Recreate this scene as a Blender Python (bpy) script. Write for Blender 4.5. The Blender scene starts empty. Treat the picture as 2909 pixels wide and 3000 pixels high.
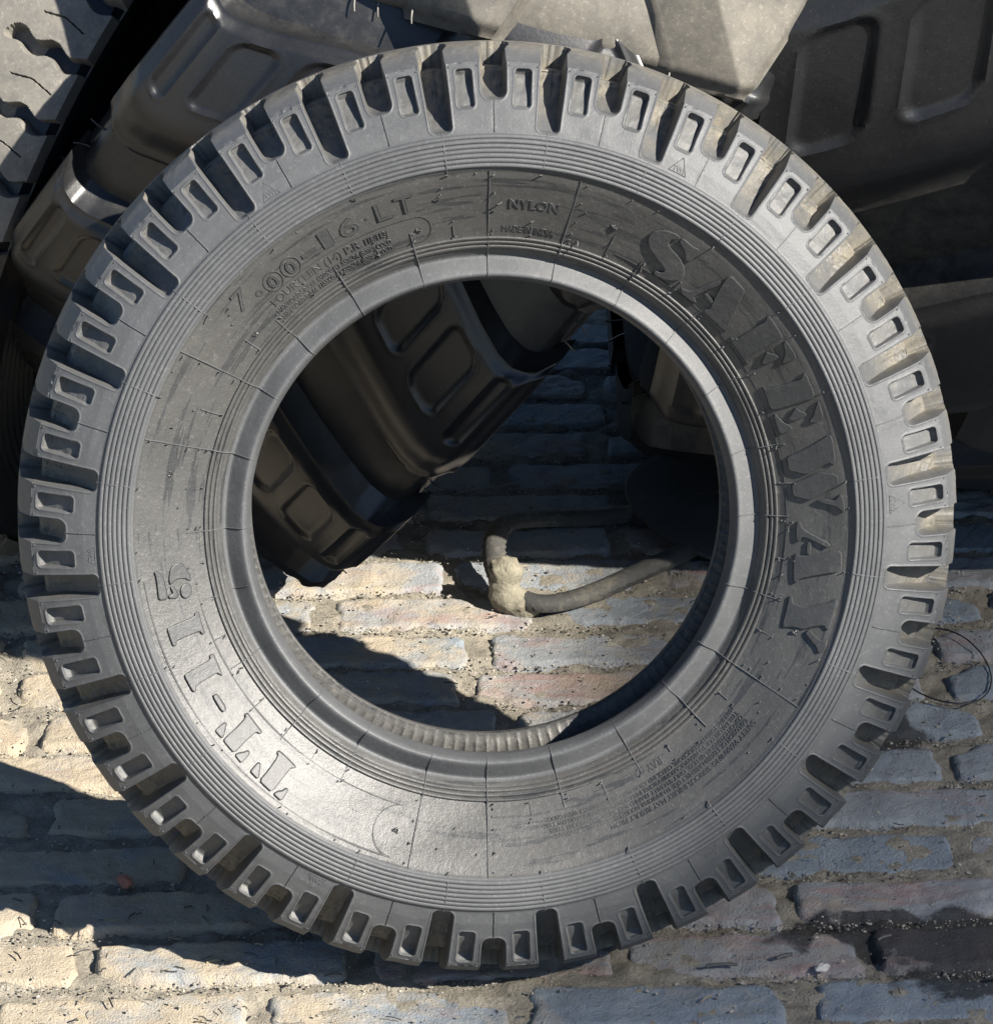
import bpy, bmesh, math, random
import numpy as np
from mathutils import Vector, Matrix

random.seed(7)
rng = np.random.default_rng(7)
S = bpy.context.scene
COL = S.collection
R_ = math.radians

# ------------------------------------------------------------------ frame of the leaning tyre
LEAN = R_(18.0)
CEN = Vector((0.0, 0.0, 0.3876))
AX = Vector((1, 0, 0))
UP = Vector((0, math.sin(LEAN), math.cos(LEAN)))
NO = Vector((0, -math.cos(LEAN), math.sin(LEAN)))
TYRE_M = Matrix(((AX.x, UP.x, NO.x, CEN.x), (AX.y, UP.y, NO.y, CEN.y), (AX.z, UP.z, NO.z, CEN.z), (0, 0, 0, 1)))

# ------------------------------------------------------------------ camera
cam_d = bpy.data.cameras.new("Camera")
cam = bpy.data.objects.new("Camera", cam_d)
COL.objects.link(cam)
c_pos = Vector((-0.15001, -2.47492, 1.68843))
c_r = Vector((0.99852, -0.05169, 0.01680)); c_u = Vector((0.00917, 0.46481, 0.88536)); c_f = Vector((0.05357, 0.88390, -0.46460))
cam.matrix_world = Matrix(((c_r.x, c_u.x, -c_f.x, c_pos.x), (c_r.y, c_u.y, -c_f.y, c_pos.y), (c_r.z, c_u.z, -c_f.z, c_pos.z), (0, 0, 0, 1)))
cam_d.sensor_fit = 'VERTICAL'
cam_d.sensor_height = 24.0
cam_d.lens = 9568.6 / 3000.0 * 24.0
cam_d.shift_x = 23.3 / 3000.0
cam_d.shift_y = -1.7 / 3000.0
cam_d.clip_start = 0.05
cam_d.clip_end = 500
S.camera = cam

# ------------------------------------------------------------------ sky, sun, exposure
SUN_AZ, SUN_EL = R_(127.3), R_(39.1)
SV = Vector((math.sin(SUN_AZ) * math.cos(SUN_EL), math.cos(SUN_AZ) * math.cos(SUN_EL), math.sin(SUN_EL)))
world = bpy.data.worlds.new("World")
S.world = world
world.use_nodes = True
wn = world.node_tree.nodes
wl = world.node_tree.links
wn.clear()
sky = wn.new("ShaderNodeTexSky")
sky.sky_type = 'NISHITA'
sky.sun_disc = False
sky.sun_elevation = SUN_EL
sky.sun_rotation = SUN_AZ
sky.ozone_density = 5.0
sky.dust_density = 0.4
bgn = wn.new("ShaderNodeBackground")
bgn.inputs[1].default_value = 0.05
wo = wn.new("ShaderNodeOutputWorld")
wl.new(sky.outputs[0], bgn.inputs[0])
wl.new(bgn.outputs[0], wo.inputs[0])
sun_d = bpy.data.lights.new("Sun", 'SUN')
sun_d.energy = 5.0
sun_d.angle = R_(0.55)
sun_d.color = (1.0, 0.94, 0.85)
sun = bpy.data.objects.new("Sun", sun_d)
COL.objects.link(sun)
sun.rotation_euler = SV.to_track_quat('Z', 'Y').to_euler()
sun.location = SV * 6
S.view_settings.view_transform = 'Standard'
S.view_settings.look = 'None'
S.view_settings.exposure = 1.4
S.view_settings.gamma = 1.0
S.view_settings.use_curve_mapping = False
S.render.engine = 'CYCLES'
S.cycles.use_denoising = True
S.cycles.denoiser = 'OPENIMAGEDENOISE'
S.cycles.denoising_prefilter = 'ACCURATE'
S.cycles.max_bounces = 6
S.cycles.diffuse_bounces = 3

# ------------------------------------------------------------------ helpers
def tag(o, label=None, cat=None, group=None, kind=None):
    if label: o["label"] = label
    if cat: o["category"] = cat
    if group: o["group"] = group
    if kind: o["kind"] = kind
    return o

def link(name, data, parent=None, mat=None, matrix=None):
    o = bpy.data.objects.new(name, data)
    COL.objects.link(o)
    if mat is not None and data is not None and not data.materials:
        data.materials.append(mat)
    if parent is not None:
        o.parent = parent
    if matrix is not None:
        o.matrix_basis = matrix
    return o

def empty(name, matrix):
    o = bpy.data.objects.new(name, None)
    o.empty_display_size = 0.05
    COL.objects.link(o)
    o.matrix_world = matrix
    return o

def mesh(name, verts, faces, sharp=None, attrs=None):
    me = bpy.data.meshes.new(name)
    me.from_pydata([tuple(v) for v in np.asarray(verts, float).tolist()], [], [tuple(f) for f in (faces.tolist() if isinstance(faces, np.ndarray) else faces)])
    if attrs:
        for k, v in attrs.items():
            a = me.attributes.new(k, 'FLOAT', 'POINT')
            a.data.foreach_set("value", np.asarray(v, np.float32))
    me.update()
    me.shade_smooth()
    if sharp is not None:
        me.set_sharp_from_angle(angle=R_(sharp))
    return me

def grid_faces(nr, nc, wrap=False):
    i = np.arange(nr - 1)[:, None]
    j = np.arange(nc if wrap else nc - 1)[None, :]
    a = i * nc + j
    b = i * nc + (j + 1) % nc
    c = (i + 1) * nc + (j + 1) % nc
    d = (i + 1) * nc + j
    return np.stack([a, b, c, d], -1).reshape(-1, 4)

def smooth(a, b, x):
    t = np.clip((x - a) / (b - a), 0, 1)
    return t * t * (3 - 2 * t)

def rbox(x, y, hx, hy, r):
    qx = np.abs(x) - hx + r
    qy = np.abs(y) - hy + r
    return np.hypot(np.maximum(qx, 0), np.maximum(qy, 0)) + np.minimum(np.maximum(qx, qy), 0) - r

def vnoise(p, seed=0, octs=3):
    """cheap sum-of-sines noise on an (n,3) array"""
    g = np.random.default_rng(seed)
    out = np.zeros(len(p))
    amp = 1.0
    f = 1.0
    for o in range(octs):
        for k in range(4):
            d = g.normal(size=3)
            out += amp * np.sin(f * (p @ d) + g.uniform(0, 6.28)) * 0.5
        amp *= 0.5
        f *= 2.1
    return out

# ------------------------------------------------------------------ node materials
class NT:
    def __init__(self, name):
        self.m = bpy.data.materials.new(name)
        self.m.use_nodes = True
        self.t = self.m.node_tree
        self.b = self.t.nodes["Principled BSDF"]
    def n(self, typ, **kw):
        nd = self.t.nodes.new(typ)
        for k, v in kw.items():
            if k.startswith("i_"):
                nd.inputs[k[2:].replace("_", " ")].default_value = v
            else:
                setattr(nd, k, v)
        return nd
    def l(self, a, b):
        self.t.links.new(a, b)
    def pos(self):
        return self.n("ShaderNodeNewGeometry").outputs["Position"]
    def objco(self):
        return self.n("ShaderNodeTexCoord").outputs["Object"]
    def noise(self, co, scale, detail=5, rough=0.6, dist=0.0, vec_scale=None):
        if vec_scale:
            mp = self.n("ShaderNodeMapping")
            mp.inputs["Scale"].default_value = vec_scale
            self.l(co, mp.inputs["Vector"])
            co = mp.outputs[0]
        nd = self.n("ShaderNodeTexNoise")
        nd.inputs["Scale"].default_value = scale
        nd.inputs["Detail"].default_value = detail
        nd.inputs["Roughness"].default_value = rough
        nd.inputs["Distortion"].default_value = dist
        self.l(co, nd.inputs["Vector"])
        return nd.outputs["Fac"]
    def ramp(self, fac, lo, hi, c0=(0, 0, 0, 1), c1=(1, 1, 1, 1)):
        r = self.n("ShaderNodeValToRGB")
        r.color_ramp.elements[0].position = lo
        r.color_ramp.elements[1].position = hi
        r.color_ramp.elements[0].color = c0
        r.color_ramp.elements[1].color = c1
        self.l(fac, r.inputs[0])
        return r.outputs[0]
    def mix(self, fac, a, b):
        m = self.n("ShaderNodeMix", data_type='RGBA')
        for sock, v in ((m.inputs[0], fac), (m.inputs[6], a), (m.inputs[7], b)):
            if isinstance(v, (int, float)):
                sock.default_value = v
            elif isinstance(v, tuple):
                sock.default_value = v if len(v) == 4 else (*v, 1)
            else:
                self.l(v, sock)
        return m.outputs[2]
    def math(self, op, a, b=0.0, clamp=False):
        m = self.n("ShaderNodeMath", operation=op, use_clamp=clamp)
        for sock, v in ((m.inputs[0], a), (m.inputs[1], b)):
            if isinstance(v, (int, float)):
                sock.default_value = v
            else:
                self.l(v, sock)
        return m.outputs[0]
    def bump(self, h, strength, dist, prev=None):
        b = self.n("ShaderNodeBump")
        b.inputs["Strength"].default_value = strength
        b.inputs["Distance"].default_value = dist
        self.l(h, b.inputs["Height"])
        if prev is not None:
            self.l(prev, b.inputs["Normal"])
        return b.outputs[0]
    def attr(self, name):
        return self.n("ShaderNodeAttribute", attribute_name=name).outputs["Fac"]

def rubber(name, dark, grey, dust, dust_lo, dust_hi, rough=(0.42, 0.7), scale=7.0, use_attr=False, grain=0.25, spec=0.45, seed=0.0, streak=False):
    k = NT(name)
    co = k.pos()
    if seed:
        mp = k.n("ShaderNodeMapping"); mp.inputs["Location"].default_value = (seed, seed * 2.1, -seed)
        k.l(co, mp.inputs["Vector"]); co = mp.outputs[0]
    n1 = k.noise(co, scale, 9, 0.68, 0.0)
    n2 = k.noise(co, scale * 11, 4, 0.7)
    n3 = k.noise(co, 1300.0, 2, 0.6)
    c = k.mix(k.ramp(n1, 0.3, 0.72), dark, grey)
    c = k.mix(k.math('MULTIPLY', k.ramp(n2, 0.45, 0.75), 0.35), c, grey)
    df = k.ramp(k.math('ADD', k.math('MULTIPLY', n1, 0.65), k.math('MULTIPLY', n2, 0.35)), dust_lo, dust_hi)
    if use_attr:
        at = k.attr("dust")
        n4 = k.noise(co, 55.0, 7, 0.7, 0.15)
        at = k.math('MULTIPLY', at, k.ramp(n4, 0.33, 0.6))
        df = k.math('MAXIMUM', df, at)
    c = k.mix(df, c, dust)
    if streak:
        oc = k.objco()
        sp = k.n("ShaderNodeSeparateXYZ"); k.l(oc, sp.inputs[0])
        rad = k.math('SQRT', k.math('ADD', k.math('MULTIPLY', sp.outputs[0], sp.outputs[0]), k.math('MULTIPLY', sp.outputs[1], sp.outputs[1])))
        th = k.math('ARCTAN2', sp.outputs[1], sp.outputs[0])
        cb = k.n("ShaderNodeCombineXYZ")
        k.l(k.math('MULTIPLY', rad, 120.0), cb.inputs[0]); k.l(k.math('MULTIPLY', th, 2.2), cb.inputs[1])
        ns = k.n("ShaderNodeTexNoise"); ns.inputs["Scale"].default_value = 1.0; ns.inputs["Detail"].default_value = 6; ns.inputs["Roughness"].default_value = 0.7
        k.l(cb.outputs[0], ns.inputs["Vector"])
        sf = k.math('MULTIPLY', k.ramp(ns.outputs["Fac"], 0.50, 0.74), k.ramp(n1, 0.35, 0.6))
        c = k.mix(k.math('MULTIPLY', sf, 0.55), c, (0.048, 0.042, 0.036))
        sf2 = k.ramp(ns.outputs["Fac"], 0.44, 0.26)
        c = k.mix(k.math('MULTIPLY', sf2, 0.30), c, dust)
    n5 = k.noise(co, 260.0, 4, 0.75)
    c = k.mix(k.math('MULTIPLY', k.ramp(n5, 0.60, 0.72), 0.30), c, dust)
    c = k.mix(k.math('MULTIPLY', k.ramp(n5, 0.40, 0.28), 0.35), c, tuple(q * 0.5 for q in dark))
    k.l(c, k.b.inputs["Base Color"])
    rr = k.n("ShaderNodeMapRange"); rr.inputs[3].default_value = rough[0]; rr.inputs[4].default_value = rough[1]
    k.l(n1, rr.inputs[0])
    rg = k.math('MAXIMUM', rr.outputs[0], k.math('MULTIPLY', df, 0.85))
    k.l(rg, k.b.inputs["Roughness"])
    k.b.inputs["Specular IOR Level"].default_value = spec
    bb = k.bump(n3, grain, 0.0006)
    bb = k.bump(n2, grain, 0.0015, bb)
    k.l(bb, k.b.inputs["Normal"])
    return k.m

# ------------------------------------------------------------------ materials
M_TYRE = rubber("tyre_rubber", (0.064, 0.067, 0.071), (0.122, 0.126, 0.130), (0.21, 0.187, 0.140), 0.62, 0.95, rough=(0.44, 0.60), scale=6.0, use_attr=True, spec=0.42, grain=0.35)
M_SIDE = rubber("sidewall_rubber", (0.022, 0.024, 0.026), (0.068, 0.069, 0.069), (0.17, 0.163, 0.148), 0.58, 0.92, rough=(0.34, 0.50), scale=9.0, use_attr=True, spec=0.55, grain=0.40, streak=True)
M_LETTER = rubber("letter_rubber", (0.032, 0.034, 0.036), (0.086, 0.087, 0.087), (0.18, 0.172, 0.155), 0.56, 0.90, rough=(0.38, 0.52), scale=9.0, spec=0.50, grain=0.40)

# ------------------------------------------------------------------ main tyre
PROF = np.array([(203, 36), (203.6, 43), (205, 48.6), (207, 52.2), (208.6, 53.4), (210, 53.2), (212, 52.2), (221.5, 46.0), (223, 45.0), (224.5, 44.9), (226.5, 47.4), (229.5, 51.4),
                 (241, 58.4), (242.2, 58.9), (248, 62.8), (255, 67.2), (262, 71.6), (270, 76.6), (278, 81.6), (285, 86.0), (292, 90.2), (298.2, 93.0), (299.2, 95.2), (300, 95.9),
                 (307, 96.4), (315, 96.2), (322, 95.2), (327.2, 93.9), (328.2, 93.2), (329, 92.7), (340, 89.2), (355, 82.6), (370, 74.8), (384, 66.5)], float) / 1000
def zf(r):
    return np.interp(r, PROF[:, 0], PROF[:, 1])
def zs(r):
    """profile with the two sets of fine circular ribs"""
    r = np.asarray(r, float)
    z = (zf(r) + zf(r - 0.0012) + zf(r + 0.0012)) / 3
    def ribs(a, b, n, h):
        t = (r - a) / (b - a)
        w = np.where((t > 0) & (t < 1), 1.0, 0.0)
        return w * h * np.power(np.abs(np.sin(np.pi * t * n)), 0.42)
    z = z + ribs(0.2302, 0.2412, 3, 0.0024) + ribs(0.3000, 0.3274, 7, 0.0017)
    return z

def casing():
    rr = np.concatenate([np.linspace(0.2032, 0.2295, 44), np.linspace(0.2298, 0.2416, 60), np.linspace(0.2425, 0.2972, 40), np.linspace(0.2978, 0.3290, 150)])
    front = np.stack([rr, zs(rr)], 1)
    seat = np.array([(0.2045, 0.0335), (0.2034, 0.0345), (0.2030, 0.0355), (0.2030, 0.0360)])
    under = np.array([(0.331, 0.078), (0.340, 0.064), (0.355, 0.044), (0.368, 0.024), (0.3715, 0.0)])
    half = np.concatenate([seat, front, under])
    back_r = np.concatenate([np.linspace(0.2032, 0.2295, 16), np.linspace(0.2425, 0.2972, 12), np.linspace(0.2978, 0.329, 10)])
    back = np.concatenate([seat, np.stack([back_r, zf(back_r)], 1), under[:-1]])[::-1] * [1, -1]
    # liner from back bead to front bead
    lin = np.array([(0.2075, -0.0335), (0.212, -0.0330), (0.218, -0.0325), (0.224, -0.034), (0.236, -0.040), (0.255, -0.052), (0.28, -0.072), (0.31, -0.077), (0.338, -0.060), (0.354, -0.034), (0.359, 0.0),
                    (0.354, 0.034), (0.338, 0.060), (0.31, 0.077), (0.28, 0.072), (0.255, 0.052), (0.236, 0.040), (0.224, 0.034), (0.212, 0.0330), (0.2075, 0.0335)])
    P = np.concatenate([half, back, lin])
    nseg = 720
    th = np.linspace(0, 2 * np.pi, nseg, endpoint=False)
    k0 = len(half) + len(back)
    rad = np.repeat(P[:, 0][:, None], nseg, 1)
    zz = np.repeat(P[:, 1][:, None], nseg, 1)
    # pressed cross ridges on the inner face of the rear bead
    for row in range(k0, k0 + 5):
        zz[row, ::5] += 0.0011
        zz[row, 2::5] += 0.0003 * rng.normal(size=nseg // 5)
    # slight waviness of the moulded sidewall
    tt = np.repeat(th[None], len(P), 0)
    wav = 0.00025 * (np.sin(7 * tt + P[:, :1] * 40) + np.sin(17 * tt + P[:, :1] * 130))
    n_f = len(seat) + len(front)
    zz[4:n_f] += wav[4:n_f] * np.clip((0.327 - P[4:n_f, :1]) / 0.02, 0, 1)
    V = np.stack([rad * np.cos(tt), rad * np.sin(tt), zz], -1).reshape(-1, 3)
    F = grid_faces(len(P), nseg, True)
    n = len(P)
    j = np.arange(nseg)
    close = np.stack([(n - 1) * nseg + j, (n - 1) * nseg + (j + 1) % nseg, (j + 1) % nseg, j], 1)
    F = np.concatenate([F, close])[:, ::-1]
    dust = np.zeros((n, nseg))
    dust[k0:k0 + 6] = 0.6
    dust = dust.reshape(-1)
    # cut the ring of faces into the bead, the lettered wall, the ribbed band and the rest
    s0 = len(seat)
    c1, c2 = s0 + 38, s0 + 44 + 60 + 40 + 2
    c3 = s0 + len(front)
    rowf = np.arange(n).repeat(nseg)
    rowf[-nseg:] = 0
    def cut(lo, hi, name):
        sel = F[(rowf >= lo) & (rowf < hi)] if lo >= 0 else F[(rowf >= c3 - 1) & (rowf < n)]
        ids, inv = np.unique(sel, return_inverse=True)
        return mesh(name, V[ids], inv.reshape(-1, 4), 35, {"dust": dust[ids]})
    return cut(0, c1, "bead_ring"), cut(c1, c2, "sidewall"), cut(c2, c3 - 1, "ribbed_band"), cut(-1, 0, "casing")

R_LONG, R_SHORT = 0.3308, 0.3553
def block_mesh(flip, var=0):
    col = np.unique(np.round(np.concatenate([np.arange(0, 4.6, 0.9), np.arange(4.6, 7.9, 0.33), np.arange(7.9, 12.6, 0.9), np.arange(12.6, 17.7, 0.34), np.arange(17.7, 25.0, 1.0), [25.1983]]), 4))
    col = np.concatenate([-col[::-1], col[1:]])
    th = col / 1000 / 0.385
    fr = np.concatenate([np.arange(0.329, 0.384, 0.00062), [0.3834, 0.3839, 0.3843]])
    top = [(r, float(zf(r)), 0) for r in fr]
    for t in np.linspace(0, 1, 9)[1:]:
        top.append((0.3847 + t * 0.0105, 0.0658 - t * 0.0225, 1))
    for t in np.linspace(0, 1, 15)[1:]:
        z = 0.0428 - 0.0428 * t
        top.append((0.3957 + 0.0042 * (1 - (1 - t) ** 2), z, 2))
    top = np.array(top)
    r, z, kind = top[:, 0], top[:, 1], top[:, 2]
    nr, nc = len(r), len(th)
    TH = np.repeat(th[None], nr, 0)
    Rg = np.repeat(r[:, None], nc, 1)
    Zg = np.repeat(z[:, None], nc, 1)
    pitch = R_(3.75)
    dust = np.zeros((nr, nc))
    def carve(sign, r_e, hw0, hw1, rad, d0):
        nonlocal Rg, Zg, dust
        x = (TH - sign * pitch) * np.minimum(np.repeat(r[:, None], nc, 1), 0.386)
        rb = np.repeat(np.where(kind == 0, r, 0.386)[:, None], nc, 1)
        hw = hw0 + (hw1 - hw0) * np.clip((rb - r_e) / (0.378 - r_e), 0, 1)
        zt = np.repeat(z[:, None], nc, 1)
        x = x + 0.0035 * np.sin(np.clip((0.0428 - zt) / 0.0428, 0, 1) * 4.0) * (np.repeat(kind[:, None], nc, 1) == 2)
        sd = rbox(x, rb - r_e - 0.2, hw, 0.2, rad)
        sd = sd + 0.03 * smooth(0.016, 0.010, zt) * (np.repeat(kind[:, None], nc, 1) == 2)
        w = 0.0010
        m = 1 - smooth(-w, w, sd)
        # floor profile
        t = np.clip((r - r_e) / (0.3765 - r_e), 0, 1)
        fz = np.where(kind == 0, (zf(r_e) - d0) * (1 - t) + 0.040 * t - 0.004 * np.sin(np.pi * t), 0)
        frr = np.where(kind == 0, np.minimum(r, 0.3765 + (r - 0.3765) * 0.15), 0)
        fz = np.where((kind == 0) & (r > 0.3765), 0.040 - (r - 0.3765) * 0.4, fz)
        i1 = kind == 1
        tt = (0.0658 - z) / 0.0225
        fz = np.where(i1, 0.0368 - 0.002 * tt, fz); frr = np.where(i1, 0.3777 + 0.0015 * tt, frr)
        i2 = kind == 2
        fz = np.where(i2, 0.0345 * z / 0.0428, fz); frr = np.where(i2, 0.3795 + 0.002 * (1 - z / 0.0428), frr)
        lip = 0.0005 * np.exp(-((sd - 0.0017) / 0.0006) ** 2) * (np.repeat(kind[:, None], nc, 1) == 0)
        Rg = Rg * (1 - m) + frr[:, None] * m
        Zg = Zg * (1 - m) + fz[:, None] * m + lip
        dust = np.maximum(dust, m * np.clip(0.10 + 1.0 * np.repeat(np.where(kind == 0, t, 1)[:, None], nc, 1), 0, 1))
    sl = -1 if flip else 1
    carve(sl, R_LONG, 0.0083, 0.0100, 0.0040, 0.0065)
    carve(-sl, R_SHORT, 0.0092, 0.0100, 0.0062, 0.0100)
    # pocket
    x = TH * np.repeat(r[:, None], nc, 1)
    k0 = np.repeat((kind == 0)[:, None], nc, 1)
    sd = rbox(x, np.repeat(r[:, None], nc, 1) - 0.3640, 0.0064, 0.0150, 0.0025)
    m = (1 - smooth(-0.0007, 0.0007, sd)) * k0
    dep = 0.0045 + 0.0035 * smooth(0.350, 0.372, np.repeat(r[:, None], nc, 1))
    dep = dep * (1 - 0.55 * smooth(0.3735, 0.3790, np.repeat(r[:, None], nc, 1)))
    Zg = Zg - m * dep + 0.00055 * np.exp(-((sd - 0.0014) / 0.0006) ** 2) * k0
    dust = np.maximum(dust, m * 0.22)
    dust = np.maximum(dust, np.repeat(np.where(kind == 2, 0.75, np.where(kind == 1, np.clip((0.3847 + 0.0105 - r) * -60 + 0.42, 0, 1), 0))[:, None], nc, 1))
    V = np.stack([Rg * np.cos(TH), Rg * np.sin(TH), Zg], -1).reshape(-1, 3)
    # every block a little different: packed dirt on the notch floors, slight waviness, nicked edges
    df = dust.reshape(-1)
    edge = np.exp(-((np.repeat(r[:, None], nc, 1) - 0.3845) / 0.0012) ** 2).reshape(-1)
    nick = np.clip(vnoise(V * 300, 70 + var, 2) - 0.55, 0, 1)
    V[:, 2] += 0.00022 * vnoise(V * 70, 50 + var, 2) + df * 0.0010 * vnoise(V * 260, 60 + var, 3) - edge * nick * 0.0022
    mid = 1 - smooth(0.0225, 0.0245, np.abs(np.repeat(col[None] / 1000, nr, 0))).reshape(-1)
    V0 = np.stack([Rg * np.cos(TH), Rg * np.sin(TH), Zg], -1).reshape(-1, 3)
    inn = smooth(0.3292, 0.3330, np.repeat(r[:, None], nc, 1)).reshape(-1)
    V = V0 + (V - V0) * (mid * inn)[:, None]
    return mesh("tread_block", V, grid_faces(nr, nc)[:, ::-1], 32, {"dust": dust.reshape(-1)})

tyre = empty("truck_tyre", TYRE_M)
tag(tyre, "large ribbed truck tyre with raised sidewall lettering leaning in front of the heap", "tyre")
for me, mt in zip(casing(), (M_TYRE, M_SIDE, M_TYRE, M_SIDE)):
    link(me.name, me, tyre, mt)
B = [[block_mesh(f, v + 10 * f) for v in range(4)] for f in (False, True)]
for me in B[0] + B[1]:
    me.materials.append(M_TYRE)
for k in range(24):
    for sgn, me in ((-1, random.choice(B[1])), (1, random.choice(B[0]))):
        a = R_(90 + 15 * k + sgn * 3.75)
        # the long notch lies away from the short one at 90 + 15k
        link("tread_block", me, tyre, None, Matrix.Rotation(a, 4, 'Z'))
        link("tread_block", me, tyre, None, Matrix.Rotation(a + R_(7.5), 4, 'Z') @ Matrix.Rotation(math.pi, 4, 'X'))

# --- lettering
def curve_mesh(cu):
    o = bpy.data.objects.new("tmp", cu)
    COL.objects.link(o)
    dg = bpy.context.evaluated_depsgraph_get()
    me = bpy.data.meshes.new_from_object(o.evaluated_get(dg))
    bpy.data.objects.remove(o)
    return me

def refine(me, step):
    bm = bmesh.new()
    bm.from_mesh(me)
    xs = [v.co.x for v in bm.verts]; ys = [v.co.y for v in bm.verts]
    for ax, lo, hi in ((0, min(xs), max(xs)), (1, min(ys), max(ys))):
        c = math.floor(lo / step) * step + step
        while c < hi:
            no = (1, 0, 0) if ax == 0 else (0, 1, 0)
            co = (c, 0, 0) if ax == 0 else (0, c, 0)
            bmesh.ops.bisect_plane(bm, geom=bm.verts[:] + bm.edges[:] + bm.faces[:], plane_co=co, plane_no=no)
            c += step
    bm.to_mesh(me)
    bm.free()

def finish(me, fn, sharp=40):
    n = len(me.vertices)
    co = np.empty(n * 3, np.float32)
    me.vertices.foreach_get("co", co)
    co = fn(co.reshape(-1, 3).astype(float))
    me.vertices.foreach_set("co", co.astype(np.float32).reshape(-1))
    me.update()
    me.shade_smooth()
    me.set_sharp_from_angle(angle=R_(sharp))
    me.materials.clear()
    return me

def poly_curve(polys, extrude, bevel, offset=0.0):
    cu = bpy.data.curves.new("c", 'CURVE')
    cu.dimensions = '2D'
    cu.fill_mode = 'BOTH'
    cu.extrude = extrude
    cu.bevel_depth = bevel
    cu.bevel_resolution = 1
    cu.offset = offset
    for p in polys:
        sp = cu.splines.new('POLY')
        sp.points.add(len(p) - 1)
        for q, (x, y) in zip(sp.points, p):
            q.co = (x, y, 0, 1)
        sp.use_cyclic_u = True
    return cu

def chaikin(p):
    out = []
    for a, b in zip(p, p[1:] + p[:1]):
        out += [(a[0] * .8 + b[0] * .2, a[1] * .8 + b[1] * .2), (a[0] * .2 + b[0] * .8, a[1] * .2 + b[1] * .8)]
    return out

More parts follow.
